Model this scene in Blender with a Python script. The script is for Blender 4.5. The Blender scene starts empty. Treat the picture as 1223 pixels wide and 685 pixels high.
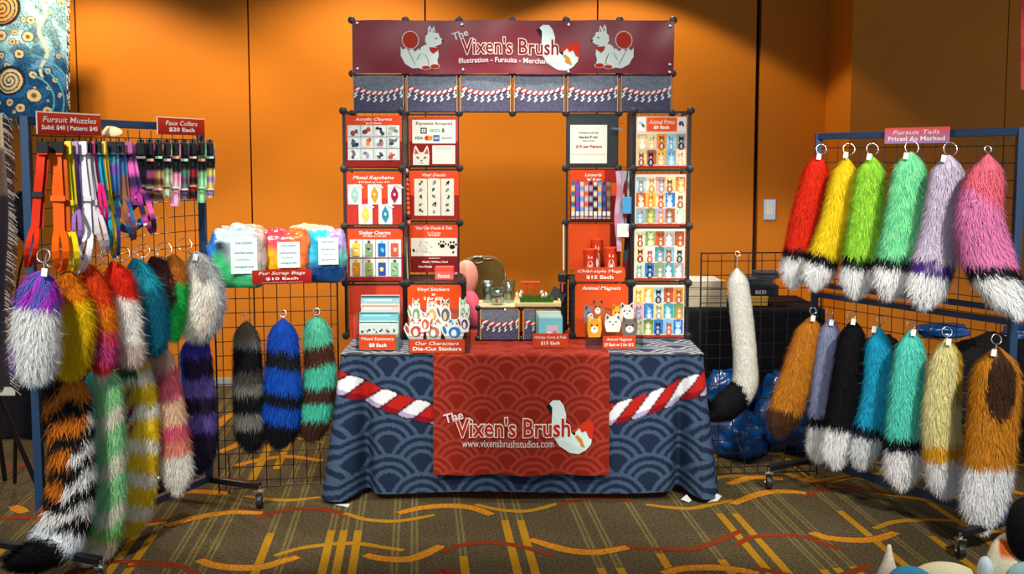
import bpy, math, random
import numpy as np
from mathutils import Vector
from mathutils import noise as mnoise
random.seed(7); RNG = np.random.default_rng(7)
SC = bpy.context.scene; COL = SC.collection

# ------------------------------------------------------------------ camera
F = 1300.0; CY = 309.0; PIT = math.atan((CY - 190) / F); EYE = 1.71
cp, sp = math.cos(PIT), math.sin(PIT)
FW = np.array([0, cp, -sp]); UP = np.array([0, sp, cp]); RT = np.array([1., 0, 0]); EY = np.array([0, 0, EYE])
cam = bpy.data.cameras.new('camera'); camo = bpy.data.objects.new('camera', cam); COL.objects.link(camo)
camo.location = (0, 0, EYE); camo.rotation_euler = (math.pi / 2 - PIT, 0, 0)
cam.sensor_width = 36; cam.sensor_fit = 'HORIZONTAL'; cam.lens = 36 * F / 1223
cam.shift_y = -(342.5 - CY) / 1223; cam.clip_end = 60
SC.camera = camo

def ray(x, y): return FW + RT * (x - 611.5) / F + UP * (CY - y) / F
def PZ(x, y, z=0.0):                      # where a line of sight meets a level plane
    r = ray(x, y); return EY + r * (z - EYE) / r[2]
def PY(x, y, Y):                          # ... meets an upright plane facing the room's front
    r = ray(x, y); return EY + r * Y / r[1]
def PL(x, y, A, B, off=0.0):              # ... meets an upright plane through A and B
    d = np.array([B[0] - A[0], B[1] - A[1]]); n = np.array([d[1], -d[0]]) / np.hypot(*d)
    if n @ np.array([0, -1.]) < 0: n = -n
    r = ray(x, y); k = (n @ np.array(A[:2]) + off) / (n @ r[:2]); return EY + r * k

# ------------------------------------------------------------------ colour, materials
def sr(c):
    c = np.asarray(c, float) / 255.0
    return np.where(c <= .04045, c / 12.92, ((c + .055) / 1.055) ** 2.4)
def L4(c): s = sr(c); return (float(s[0]), float(s[1]), float(s[2]), 1.0)
MATS = {}
def mat(name, col=None, rough=.6, metal=0., spec=.5, noise=None, bump=0., coat=0., attr=False):
    if name in MATS: return MATS[name]
    m = bpy.data.materials.new(name); m.use_nodes = True; nt = m.node_tree; b = nt.nodes['Principled BSDF']
    b.inputs['Roughness'].default_value = rough; b.inputs['Metallic'].default_value = metal
    b.inputs['Specular IOR Level'].default_value = spec; b.inputs['Coat Weight'].default_value = coat
    if attr:
        a = nt.nodes.new('ShaderNodeAttribute'); a.attribute_name = 'Col'; src = a.outputs['Color']
    else:
        r = nt.nodes.new('ShaderNodeRGB'); r.outputs[0].default_value = L4(col); src = r.outputs[0]
    if noise:
        sc_, amt = noise
        tc = nt.nodes.new('ShaderNodeTexCoord'); n = nt.nodes.new('ShaderNodeTexNoise')
        n.inputs['Scale'].default_value = sc_; n.inputs['Detail'].default_value = 4
        nt.links.new(tc.outputs['Object'], n.inputs['Vector'])
        mr = nt.nodes.new('ShaderNodeMapRange'); mr.inputs[1].default_value = .3; mr.inputs[2].default_value = .7
        mr.inputs[3].default_value = 1 - amt; mr.inputs[4].default_value = 1 + amt
        nt.links.new(n.outputs['Fac'], mr.inputs[0])
        mx = nt.nodes.new('ShaderNodeVectorMath'); mx.operation = 'SCALE'
        nt.links.new(src, mx.inputs[0]); nt.links.new(mr.outputs[0], mx.inputs['Scale']); src = mx.outputs[0]
        if bump:
            bp = nt.nodes.new('ShaderNodeBump'); bp.inputs['Strength'].default_value = bump; bp.inputs['Distance'].default_value = .01
            nt.links.new(n.outputs['Fac'], bp.inputs['Height']); nt.links.new(bp.outputs[0], b.inputs['Normal'])
    nt.links.new(src, b.inputs['Base Color'])
    MATS[name] = m; return m
def clear_mat(name, tint=(235, 245, 245), gl=.10, rough=.05):
    m = bpy.data.materials.new(name); m.use_nodes = True; nt = m.node_tree; nt.nodes.clear()
    o = nt.nodes.new('ShaderNodeOutputMaterial'); mx = nt.nodes.new('ShaderNodeMixShader')
    t = nt.nodes.new('ShaderNodeBsdfTransparent'); g = nt.nodes.new('ShaderNodeBsdfGlossy')
    t.inputs[0].default_value = L4(tint); g.inputs['Roughness'].default_value = rough; mx.inputs[0].default_value = gl
    nt.links.new(t.outputs[0], mx.inputs[1]); nt.links.new(g.outputs[0], mx.inputs[2]); nt.links.new(mx.outputs[0], o.inputs[0])
    MATS[name] = m; return m

mat('fur', attr=True, rough=.75, spec=.15)
mat('print', attr=True, rough=.6, spec=.15)
mat('fabric_print', attr=True, rough=.8, spec=.15, noise=(90, .06))
mat('banner_vinyl', attr=True, rough=.36, spec=.3)
mat('plastic_bag', attr=True, rough=.18, spec=.7, noise=(22, .32), bump=.9)
mat('plush', attr=True, rough=.9, spec=.1, noise=(160, .12), bump=.3)
mat('knit', attr=True, rough=.9, spec=.1, noise=(150, .32))
mat('navy_metal', (26, 54, 82), rough=.4, spec=.5)
mat('black_metal', (13, 13, 16), rough=.4)
mat('grid_wire', (16, 14, 16), rough=.35)
mat('black_plastic', (12, 13, 16), rough=.45)
mat('dark_panel', (22, 28, 28), rough=.5, noise=(40, .15))
mat('chrome', (225, 222, 215), rough=.2, metal=1.)
mat('white_card', (226, 226, 216), rough=.6)
mat('black_cloth', (13, 13, 17), rough=.75, spec=.2, noise=(12, .3))
mat('blue_tarp', (6, 62, 118), rough=.25, noise=(7, .5), bump=.8)
mat('wood_box', (206, 190, 152), rough=.6, noise=(14, .08))
mat('yellow_wood', (216, 164, 62), rough=.6, noise=(14, .1))
mat('tan_wood', (214, 186, 128), rough=.5, noise=(20, .08))
mat('string', (205, 160, 110), rough=.7)
mat('olive_velvet', (122, 96, 28), rough=.7, noise=(60, .15))
mat('grass', (58, 110, 18), rough=.8, noise=(120, .35))
mat('orange_lacquer', (208, 66, 18), rough=.35)
mat('cream_resin', (228, 222, 200), rough=.4)
mat('pinkish', (236, 96, 122), rough=.7, noise=(80, .1))
mat('salmon', (234, 150, 128), rough=.5)
mat('grey_canvas', (56, 58, 62), rough=.8, noise=(50, .25))
mat('wheel', (20, 20, 22), rough=.5)
mat('red_fabric', (150, 14, 16), rough=.7)
mat('baseboard', (150, 150, 140), rough=.5)
clear_mat('acrylic', (235, 245, 245), .16); clear_mat('glass', (225, 240, 238), .22, .03)

# ------------------------------------------------------------------ mesh collector
class MB:
    def __init__(s): s.v = []; s.f = []; s.c = []; s.mi = []
    def add(s, v, f, col=None, mi=0):
        b = len(s.v); s.v += [tuple(map(float, p)) for p in v]; s.f += [tuple(b + i for i in q) for q in f]
        s.mi += [mi] * len(f)
        if col is None: col = (200, 200, 200)
        if len(np.shape(col)) == 1: l = L4(col); s.c += [l] * len(v)
        else: s.c += [L4(q) for q in col]
        return s
    def box(s, c, d, col=None, rz=0., mi=0, rx=0., ry=0.):
        x, y, z = [q / 2 for q in d]
        P = np.array([(a, b, e) for a in (-x, x) for b in (-y, y) for e in (-z, z)])
        if rx: P = P @ np.array([[1, 0, 0], [0, math.cos(rx), math.sin(rx)], [0, -math.sin(rx), math.cos(rx)]])
        if ry: P = P @ np.array([[math.cos(ry), 0, -math.sin(ry)], [0, 1, 0], [math.sin(ry), 0, math.cos(ry)]])
        if rz: P = P @ np.array([[math.cos(rz), math.sin(rz), 0], [-math.sin(rz), math.cos(rz), 0], [0, 0, 1]])
        return s.add(P + np.array(c), [(0, 1, 3, 2), (4, 6, 7, 5), (0, 4, 5, 1), (2, 3, 7, 6), (0, 2, 6, 4), (1, 5, 7, 3)], col, mi)
    def beam(s, a, b, w, h=None, col=None):               # square tube between two points
        a = np.array(a, float); b = np.array(b, float); h = h or w; t = b - a; t /= np.linalg.norm(t)
        u = np.array([0, 0, 1.]) if abs(t[2]) < .9 else np.array([1., 0, 0])
        r = np.cross(t, u); r /= np.linalg.norm(r); u = np.cross(r, t)
        V = [p + r * i * w / 2 + u * j * h / 2 for p in (a, b) for i, j in ((-1, -1), (1, -1), (1, 1), (-1, 1))]
        return s.add(V, [(0, 1, 5, 4), (1, 2, 6, 5), (2, 3, 7, 6), (3, 0, 4, 7), (3, 2, 1, 0), (4, 5, 6, 7)], col)
    def tube(s, P, r, n=6, col=None, closed=False, flat=1.0):
        P = [np.array(p, float) for p in P]; m = len(P)
        rr = r if hasattr(r, '__len__') else [r] * m
        V = []; cc = []
        u = None
        for i in range(m):
            a = P[i - 1] if (i or closed) else P[i]; b = P[(i + 1) % m] if (i < m - 1 or closed) else P[i]
            t = b - a; t /= (np.linalg.norm(t) + 1e-9)
            if u is None:
                u = np.array([0, 0, 1.]) if abs(t[2]) < .9 else np.array([1., 0, 0])
            u = u - t * (u @ t); u /= (np.linalg.norm(u) + 1e-9); w = np.cross(t, u)
            for k in range(n):
                an = 2 * math.pi * k / n; V.append(P[i] + (u * math.cos(an) + w * math.sin(an) * flat) * rr[i])
                if col is not None and len(np.shape(col)) == 2: cc.append(col[i])
        Fc = []
        for i in range(m if closed else m - 1):
            j = (i + 1) % m
            for k in range(n): Fc.append((i * n + k, i * n + (k + 1) % n, j * n + (k + 1) % n, j * n + k))
        if not closed: Fc.append(tuple(range(n))[::-1]); Fc.append(tuple((m - 1) * n + k for k in range(n)))
        return s.add(V, Fc, cc if cc else col)
    def lathe(s, prof, c, n=20, axis='z', col=None, sx=1., sy=1.):
        V = []; Fc = []; m = len(prof)
        for r, z in prof:
            for k in range(n):
                a = 2 * math.pi * k / n; p = (r * math.cos(a) * sx, r * math.sin(a) * sy, z)
                if axis == 'y': p = (p[0], p[2], p[1])
                if axis == 'x': p = (p[2], p[0], p[1])
                V.append(np.array(p) + np.array(c))
        for i in range(m - 1):
            for k in range(n): Fc.append((i * n + k, i * n + (k + 1) % n, (i + 1) * n + (k + 1) % n, (i + 1) * n + k))
        if prof[0][0] > 1e-6: Fc.append(tuple(range(n))[::-1])
        if prof[-1][0] > 1e-6: Fc.append(tuple((m - 1) * n + k for k in range(n)))
        cc = col
        if col is not None and len(np.shape(col)) == 2: cc = [q for q in col for _ in range(n)]
        return s.add(V, Fc, cc)
    def ell(s, c, r, col=None, n=16, m=10, rot=0., fn=None):
        V = []; cc = []
        for i in range(m + 1):
            th = math.pi * i / m
            for k in range(n):
                a = 2 * math.pi * k / n
                x, y, z = r[0] * math.sin(th) * math.cos(a), r[1] * math.sin(th) * math.sin(a), r[2] * math.cos(th)
                if rot: x, z = x * math.cos(rot) - z * math.sin(rot), x * math.sin(rot) + z * math.cos(rot)
                V.append((c[0] + x, c[1] + y, c[2] + z))
                if fn: cc.append(fn(x / r[0], y / r[1], z / r[2]))
        Fc = [(i * n + k, (i + 1) * n + k, (i + 1) * n + (k + 1) % n, i * n + (k + 1) % n) for i in range(m) for k in range(n)]
        return s.add(V, Fc, cc if cc else col)
    def ribbon(s, P, w, th=.003, dirv=(1, 0, 0), col=None):  # flat strap along P, width along dirv
        P = [np.array(p, float) for p in P]; d = np.array(dirv, float); d /= np.linalg.norm(d); V = []; cc = []
        for i, p in enumerate(P):
            t = P[min(i + 1, len(P) - 1)] - P[max(i - 1, 0)]; t /= np.linalg.norm(t) + 1e-9
            dd = d - t * (d @ t); dd /= np.linalg.norm(dd) + 1e-9; nn = np.cross(t, dd)
            ww = w[i] if hasattr(w, '__len__') else w
            V += [p - dd * ww / 2 - nn * th / 2, p + dd * ww / 2 - nn * th / 2, p + dd * ww / 2 + nn * th / 2, p - dd * ww / 2 + nn * th / 2]
            if col is not None and len(np.shape(col)) == 2: cc += [col[i % len(col)]] * 4
        Fc = []
        for i in range(len(P) - 1):
            for k in range(4): Fc.append((i * 4 + k, i * 4 + (k + 1) % 4, i * 4 + 4 + (k + 1) % 4, i * 4 + 4 + k))
        Fc += [(3, 2, 1, 0), tuple(len(P) * 4 - 4 + k for k in range(4))]
        return s.add(V, Fc, cc if cc else col)
    def build(s, name, m, parent=None, smooth=False, origin=None, bevel=0.):
        V = np.array(s.v, float)
        if parent is not None: o = np.array(parent.location)
        elif origin is not None: o = np.array(origin, float)
        else: o = np.array([(V[:, 0].min() + V[:, 0].max()) / 2, (V[:, 1].min() + V[:, 1].max()) / 2, V[:, 2].min()])
        me = bpy.data.meshes.new(name); me.from_pydata((V - o).tolist(), [], s.f)
        ms = m if isinstance(m, (list, tuple)) else [m]
        for q in ms: me.materials.append(MATS[q])
        if len(ms) > 1: me.polygons.foreach_set('material_index', s.mi)
        a = me.color_attributes.new('Col', 'FLOAT_COLOR', 'POINT'); a.data.foreach_set('color', np.array(s.c, np.float32).ravel())
        if smooth: me.polygons.foreach_set('use_smooth', [True] * len(me.polygons))
        me.update()
        ob = bpy.data.objects.new(name, me); COL.objects.link(ob)
        if parent is not None: ob.parent = parent
        else: ob.location = o
        if bevel:
            md = ob.modifiers.new('bevel', 'BEVEL'); md.width = bevel; md.segments = 2; md.limit_method = 'ANGLE'
        return ob

def tag(o, label, cat, group=None):
    o['label'] = label; o['category'] = cat
    if group: o['group'] = group
    return o
def thing(name, label, cat, loc, group=None):
    o = bpy.data.objects.new(name, None); COL.objects.link(o); o.location = tuple(map(float, loc)); o.empty_display_size = .05
    return tag(o, label, cat, group)
def struct(o): o['kind'] = 'structure'; return o

# ------------------------------------------------------------------ lettering
TXT = {}
def text_geo(body, bold=0.0, shear=0.0, sp_=1.0):
    k = (body, bold, shear)
    if k in TXT: return TXT[k]
    cu = bpy.data.curves.new('t', 'FONT'); cu.body = body; cu.size = 1; cu.resolution_u = 2; cu.offset = bold; cu.shear = shear
    cu.space_character = sp_
    ob = bpy.data.objects.new('t', cu); COL.objects.link(ob)
    dg = bpy.context.evaluated_depsgraph_get(); me = bpy.data.meshes.new_from_object(ob.evaluated_get(dg))
    V = np.array([v.co[:2] for v in me.vertices]); Fs = [tuple(p.vertices) for p in me.polygons]
    bpy.data.objects.remove(ob); bpy.data.curves.remove(cu); bpy.data.meshes.remove(me)
    TXT[k] = (V, Fs); return TXT[k]

class Flat:
    """thin printed layers on a sheet; u to the right, v downwards, both 0..1"""
    def __init__(s, O, U, V, N, step=.0005):
        s.O, s.U, s.V, s.N = [np.array(q, float) for q in (O, U, V, N)]; s.step = step; s.m = MB(); s.fn = None
    def pt(s, u, v, l):
        q = s.O + s.U * u + s.V * v
        if s.fn: q = q + s.fn(u, v)
        return q + s.N * (l * s.step + .0002)
    def poly(s, P, col, l=1):
        A = sum(P[i - 1][0] * P[i][1] - P[i][0] * P[i - 1][1] for i in range(len(P)))
        if A > 0: P = P[::-1]
        s.m.add([s.pt(u, v, l) for u, v in P], [tuple(range(len(P)))], col); return s
    def rect(s, a, b, c, d, col, l=1, nu=1):
        for i in range(nu):
            x0 = a + (c - a) * i / nu; x1 = a + (c - a) * (i + 1) / nu
            s.poly([(x0, b), (x1, b), (x1, d), (x0, d)], col, l)
        return s
    def ell(s, cu, cv, ru, rv, col, l=1, rot=0., n=14):
        P = []
        lu, lv = np.linalg.norm(s.U), np.linalg.norm(s.V)
        for k in range(n):
            a = 2 * math.pi * k / n; x = ru * math.cos(a) * lu; y = rv * math.sin(a) * lv
            x, y = x * math.cos(rot) - y * math.sin(rot), x * math.sin(rot) + y * math.cos(rot)
            P.append((cu + x / lu, cv + y / lv))
        return s.poly(P, col, l)
    def text(s, body, a, b, c, d, col, l=2, bold=0.012, shear=0., rot=0., ext=None):
        V, Fs = text_geo(body, bold, shear)
        if not len(V): return s
        e = ext if ext is not None else (V[:, 0].min(), V[:, 1].min(), V[:, 0].max(), V[:, 1].max())
        X = (V[:, 0] - e[0]) / (e[2] - e[0]); Y = (V[:, 1] - e[1]) / (e[3] - e[1])
        uu = a + (c - a) * X; vv = d + (b - d) * Y
        if rot:
            lu, lv = np.linalg.norm(s.U), np.linalg.norm(s.V); x = (uu - a) * lu; y = (vv - d) * lv
            x, y = x * math.cos(rot) + y * math.sin(rot), -x * math.sin(rot) + y * math.cos(rot)
            uu = a + x / lu; vv = d + y / lv
        s.m.add([s.pt(u, v, l) for u, v in zip(uu, vv)], Fs, col); return s
    def outlined(s, body, a, b, c, d, col, oc, l=2, w=.045, bold=.01, shear=0.):
        V, _ = text_geo(body, bold, shear); e = (V[:, 0].min(), V[:, 1].min(), V[:, 0].max(), V[:, 1].max())
        s.text(body, a, b, c, d, oc, l, w, shear, ext=e); s.text(body, a, b, c, d, col, l + 1, bold, shear, ext=e); return s
    def build(s, name, parent, m='print'): return s.m.build(name, m, parent)

def frame_px(x0, y0, x1, y1, Y, tilt=0.):
    """upright rectangle at depth Y that spans these photo pixels"""
    a = PY(x0, y0, Y); b = PY(x1, y0, Y); c = PY(x0, y1, Y); d = PY(x1, y1, Y)
    X0 = (a[0] + c[0]) / 2; X1 = (b[0] + d[0]) / 2; z1 = (a[2] + b[2]) / 2; z0 = (c[2] + d[2]) / 2
    return X0, X1, z0, z1
def sheet(name, label, cat, x0, y0, x1, y1, Y, base, th=.003, m='print', group=None, grad=None):
    """card or board: thing with its face plus a Flat for the print on it"""
    X0, X1, z0, z1 = frame_px(x0, y0, x1, y1, Y)
    t = thing(name, label, cat, ((X0 + X1) / 2, Y, z0), group)
    mb = MB(); mb.box(((X0 + X1) / 2, Y + th / 2, (z0 + z1) / 2), (X1 - X0, th, z1 - z0), base)
    if grad: mb.c = [L4(grad[0]) if v[2] > (z0 + z1) / 2 else L4(grad[1]) for v in mb.v]
    mb.build('board', m, t)
    fl = Flat((X0, Y, z1), (X1 - X0, 0, 0), (0, 0, z0 - z1), (0, -1, 0))
    return t, fl
# ================================================================== SETTING
WA = np.array([-2.185, 8.146]); WD = np.array([math.cos(math.radians(5.0)), math.sin(math.radians(5.0))])
WB = WA + WD; WN = np.array([WD[1], -WD[0]])          # WN points back towards the camera
mat('wall_paint', (198, 113, 8), rough=.62, spec=.25, noise=(1.5, .05))
mat('wall_gap', (22, 10, 4), rough=.8)
CEIL = 3.75
def wall_u(px, py=200):                                # distance along the back wall of a photo column
    p = PL(px, py, WA, WB); return float((p[:2] - WA) @ WD)
def wall_box(m, u0, u1, z0, z1, off=0., th=.06, mi=0):  # slab on the wall plane, off = towards the camera
    c = WA + WD * (u0 + u1) / 2 + WN * (off - th / 2)
    m.box((c[0], c[1], (z0 + z1) / 2), (u1 - u0, th, z1 - z0), None, math.radians(5.0), mi)
seams = [wall_u(x) for x in (96 - 600, 96 - 400, 96 - 204, 96, 300, 509, 712.5)]
u905 = wall_u(905, 100); u988 = wall_u(986, 100)
m = MB(); us = seams + [u905 - .012]
for a, b in zip(us[:-1], us[1:]): wall_box(m, a + .006, b - .006, 0, CEIL)
wall_box(m, u905 + .022, u988 + .1, 0, CEIL)
wall_box(m, us[0] - .1, u988 + .1, 0, CEIL, off=-.065, th=.03, mi=1)
struct(m.build('wall_back', ['wall_paint', 'wall_gap']))
# the pier that steps forward on the right
jd = .47
m = MB(); c = WA + WD * (u988 + 2.2) + WN * (jd / 2)
px0 = WA + WD * u988
uw = [0, wall_u(1200, 200) * 0 + 1.19, 2.42, 3.65, 4.9]
for a, b in zip(uw[:-1], uw[1:]):
    q = WA + WD * (u988 + (a + b) / 2 + .0) + WN * (jd / 2)
    m.box((q[0], q[1], CEIL / 2), (b - a - .008, jd + .05, CEIL), None, math.radians(5.0))
struct(m.build('wall_right', 'wall_paint'))
m = MB(); wall_box(m, us[0], u988, 0, .06, off=.012, th=.012)
struct(m.build('baseboard_back', 'baseboard', bevel=.002))
m = MB(); m.box((0, 3.8, CEIL + .05), (14, 10.6, .1))
mat('ceiling_paint', (70, 62, 52), rough=.9)
struct(m.build('ceiling', 'ceiling_paint'))

# carpet: woven ground, pinstripes and wavy ribbons are its pattern
mat('carpet', (72, 62, 42), rough=.95, spec=.08, noise=(85, .6), bump=.35)
mat('carpet_dull', (98, 86, 50), rough=.95, spec=.08, noise=(100, .5))
mat('carpet_gold', (150, 108, 20), rough=.95, spec=.08, noise=(110, .3))
mat('carpet_amber', (166, 108, 24), rough=.95, spec=.08, noise=(90, .5))
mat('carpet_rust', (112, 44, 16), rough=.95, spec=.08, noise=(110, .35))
fm = MB(); fm.add([(-7, -1.5, 0), (7, -1.5, 0), (7, 9.4, 0), (-7, 9.4, 0)], [(0, 1, 2, 3)], None, 0)
SD = -WN                                             # the pinstripes run towards the back wall
def strip(P, w, z, mi):
    P = [np.array(p[:2], float) for p in P]; V = []
    ww = w if hasattr(w, '__len__') else [w] * len(P)
    for i, p in enumerate(P):
        t = P[min(i + 1, len(P) - 1)] - P[max(i - 1, 0)]; t /= np.linalg.norm(t); n = np.array([-t[1], t[0]])
        V += [(*(p - n * ww[i] / 2), z), (*(p + n * ww[i] / 2), z)]
    fm.add(V, [(2 * i, 2 * i + 2, 2 * i + 3, 2 * i + 1) for i in range(len(P) - 1)], None, mi)
def stripe(x, y, gold=None, w=.036):
    g = PZ(x, y)[:2]; k0 = (2.0 - g[1]) / SD[1]; k1 = (8.0 - g[1]) / SD[1]
    n = np.array([SD[1], -SD[0]])
    for o in (-1, 1): strip([g + SD * k0 + n * o * w * .3, g + SD * k1 + n * o * w * .3], w * .36, .0006, 1)
    if gold:
        a = PZ(x, gold)[1]; strip([g + SD * ((2.0 - g[1]) / SD[1]), g + SD * ((a - g[1]) / SD[1])], w, .0009, 2)
for x, y, g in [(263, 640, None), (243, 640, None), (224, 640, None), (182, 640, 638), (162, 640, 638), (141, 640, 660), (110, 640, None), (60, 640, None),
                (20, 640, 650), (-20, 640, None), (322, 640, 636), (346, 640, None), (394.5, 640, 633), (409.6, 640, 633), (427, 640, 633),
                (473, 640, None), (495, 640, None), (550.6, 640, 664), (607.6, 640, 621), (627, 640, 621), (700, 640, 678), (721.5, 640, 678),
                (775, 640, 661), (840, 640, 668), (882, 640, 613), (902, 640, 613), (943, 640, 680), (960, 640, 678), (980, 640, 676),
                (1039, 640, 610), (1066, 640, None), (1112, 640, 640), (1132, 640, None), (1170, 640, 600), (1215, 640, None), (1250, 640, None)]:
    stripe(x, y, g)
# a few stripes turn gold again nearer the wall
for x, y0, y1 in [(600, 585, 480), (427, 560, 480), (330, 560, 500), (300, 575, 520), (800, 560, 500), (980, 580, 520)]:
    a = PZ(x, y0)[:2]; b = PZ(x, y1); k = (b[1] - a[1]) / SD[1]; strip([a, a + SD * k], .042, .0009, 2)
def smooth(P, n=6, mind=0):
    P = [np.array(p, float) for p in P]
    if mind: P = [p for i, p in enumerate(P) if i == 0 or np.linalg.norm(p - P[i - 1]) > mind]
    P = [2 * P[0] - P[1]] + P + [2 * P[-1] - P[-2]]; out = []
    for i in range(1, len(P) - 2):
        for k in range(n):
            t = k / n; a, b, c, d = P[i - 1:i + 3]
            out.append(.5 * ((2 * b) + (c - a) * t + (2 * a - 5 * b + 4 * c - d) * t * t + (-a + 3 * b - 3 * c + d) * t ** 3))
    out.append(P[-2]); return out
Z1 = lambda *q: [(150 + x / 4.892, 585 + y / 4.892) for x, y in q]
Z2 = lambda *q: [(380 + x / 4.892, 585 + y / 4.892) for x, y in q]
Z3 = lambda *q: [(600 + x / 4.892, 585 + y / 4.892) for x, y in q]
Z4 = lambda *q: [(820 + x / 4.892, 560 + y / 4.892) for x, y in q]
Z7 = lambda *q: [(940 + x / 4.321, 520 + y / 4.321) for x, y in q]
Z8 = lambda *q: [(x / 4.077, 560 + y / 4.077) for x, y in q]
RB = [(3, Z1((240, 212), (350, 175), (480, 148), (620, 130), (800, 135))), (4, Z1((765, 168), (880, 130), (1050, 108), (1223, 125)) + Z2((160, 155))),
      (2, Z2((155, 135), (270, 170), (400, 182), (520, 175), (680, 145))), (3, Z2((470, 135), (600, 105), (760, 92), (900, 105), (1015, 145))),
      (2, Z2((920, 85), (1060, 115)) + Z3((0, 120), (150, 122), (320, 80))), (4, Z3((320, 88), (470, 52), (620, 45), (770, 70))),
      (2, Z3((840, 85), (960, 100), (1100, 108)) + Z4((0, 228), (150, 205), (270, 180))), (3, Z4((270, 205), (380, 160), (480, 135), (600, 132), (700, 142))),
      (4, Z4((700, 160), (780, 125), (880, 115), (1000, 120), (1223, 150))), (3, Z1((290, 20), (400, 8), (520, 15), (600, 22))),
      (2, Z1((700, 35), (850, 55), (980, 58), (1140, 42))), (4, Z1((0, 450), (150, 430), (300, 440), (420, 489))),
      (3, Z1((430, 408), (520, 440), (650, 455), (800, 450), (900, 420), (1010, 390))), (2, Z1((870, 385), (1000, 345)) + Z2((0, 325), (130, 312), (260, 316), (380, 335), (500, 352))),
      (3, Z2((275, 378), (370, 400), (520, 405), (620, 375), (720, 325))), (4, Z2((720, 362), (850, 320), (1000, 305)) + Z3((0, 313), (130, 335), (300, 388))),
      (3, Z3((160, 288), (280, 325), (400, 355), (540, 365), (650, 350), (735, 335))), (4, Z3((735, 328), (900, 345), (1080, 350)) + Z4((0, 465), (120, 445), (220, 405), (320, 358))),
      (4, Z4((280, 447), (380, 400), (520, 385), (700, 400), (900, 470))), (3, Z4((725, 370), (820, 400), (960, 415), (1100, 410), (1223, 370))),
      (3, Z3((940, 489), (1050, 460)) + Z4((0, 590), (150, 575), (300, 590), (420, 612))), (4, Z2((690, 510), (735, 468), (800, 466), (840, 505))),
      (4, Z4((400, 575), (560, 612), (700, 640))), (4, Z4((900, 620), (1000, 590), (1070, 560))), (2, Z7((450, 480), (560, 445), (750, 435), (1000, 450))),
      (2, Z7((880, 480), (1020, 495), (1200, 500))), (2, Z7((450, 295), (700, 330), (780, 340))), (2, Z7((150, 235), (240, 222), (330, 212), (440, 235))),
      (2, Z7((440, 200), (560, 190), (700, 200), (900, 240))), (2, Z4((160, 60), (210, 45), (330, 40), (440, 60))), (3, Z4((580, 25), (700, 62), (830, 70), (960, 45))),
      (4, Z8((300, 520), (390, 492), (550, 452), (700, 455), (850, 480))), (3, Z8((60, 180), (90, 195), (120, 212))), (4, Z8((0, 240), (90, 236), (170, 238))),
      (2, Z8((680, 278), (740, 268), (810, 258))), (4, Z8((660, 270), (740, 255), (820, 250))), (3, [(258, 512), (268, 500), (282, 492)]), (3, [(282, 556), (310, 549), (345, 545), (385, 550)]),
      (2, [(300, 530), (340, 522), (385, 528)]), (3, [(262, 540), (285, 530), (300, 520)]), (2, [(850, 545), (880, 537), (915, 540), (960, 548)]), (3, [(1000, 560), (1040, 552), (1100, 556)]),
      (3, [(870, 578), (900, 570), (935, 572)]), (2, [(1120, 560), (1170, 548), (1223, 556)]), (3, [(1150, 590), (1190, 584), (1223, 590)]), (4, [(0, 560), (25, 556), (60, 562)])]
for i, (mi, P) in enumerate(RB):
    G = smooth([PZ(x, y)[:2] for x, y in P], 6, .05); n = len(G)
    w0 = {2: .040, 3: .060, 4: .042}[mi]
    strip(G, [w0 * (.75 + .35 * math.sin(math.pi * k / (n - 1))) for k in range(n)], .0012 + .00005 * (i % 9), mi)
    if mi == 3:                                      # amber ribbons carry a woven rust edge line
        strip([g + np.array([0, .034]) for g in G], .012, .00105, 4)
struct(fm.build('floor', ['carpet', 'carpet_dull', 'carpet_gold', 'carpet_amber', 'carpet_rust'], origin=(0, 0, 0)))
# switch plate on the back wall
q = PL(919, 250, WA, WB, .004); t = thing('wall_switch', 'pale metal switch plate on the orange wall beside the right rack', 'switch', (q[0], q[1], q[2] - .09))
m = MB(); m.box((q[0], q[1], q[2]), (.1, .012, .165), None, math.radians(5)); m.build('plate', 'chrome', t, bevel=.004)
m = MB(); m.box((q[0] + .0, q[1] - .012, q[2] + .0), (.05, .014, .09), None, math.radians(5)); m.build('rocker', 'white_card', t, bevel=.003)
# ================================================================== TABLE, CLOTH, RUNNER
TX0, TX1, TY0, TY1, TZ = -.855, .955, 5.352, 6.12, .74
def seigaiha(a, b, R, dz):
    """which part of an overlapping-wave scale a point falls in: 0 = gap .. returns radius ratio"""
    a = np.asarray(a, float); b = np.asarray(b, float)
    k0 = np.ceil((b - R) / dz); out = np.full(a.shape, .0); done = np.zeros(a.shape, bool)
    for j in range(5):
        k = k0 + j; xc = np.round((a - (k % 2) * R) / (2 * R)) * 2 * R + (k % 2) * R
        d = np.hypot(a - xc, b - k * dz) / R; hit = (~done) & (d < 1)
        out[hit] = d[hit]; done |= hit
    return out
def wave_col(a, b, R, dz, dark, light):
    d = seigaiha(a, b, R, dz)
    on = ((d > .89)) | ((d > .64) & (d < .76)) | ((d > .40) & (d < .52))
    return np.where(on[..., None], np.array(light, float), np.array(dark, float))
NAVY, STEEL = (25, 38, 60), (63, 80, 103)
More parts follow.
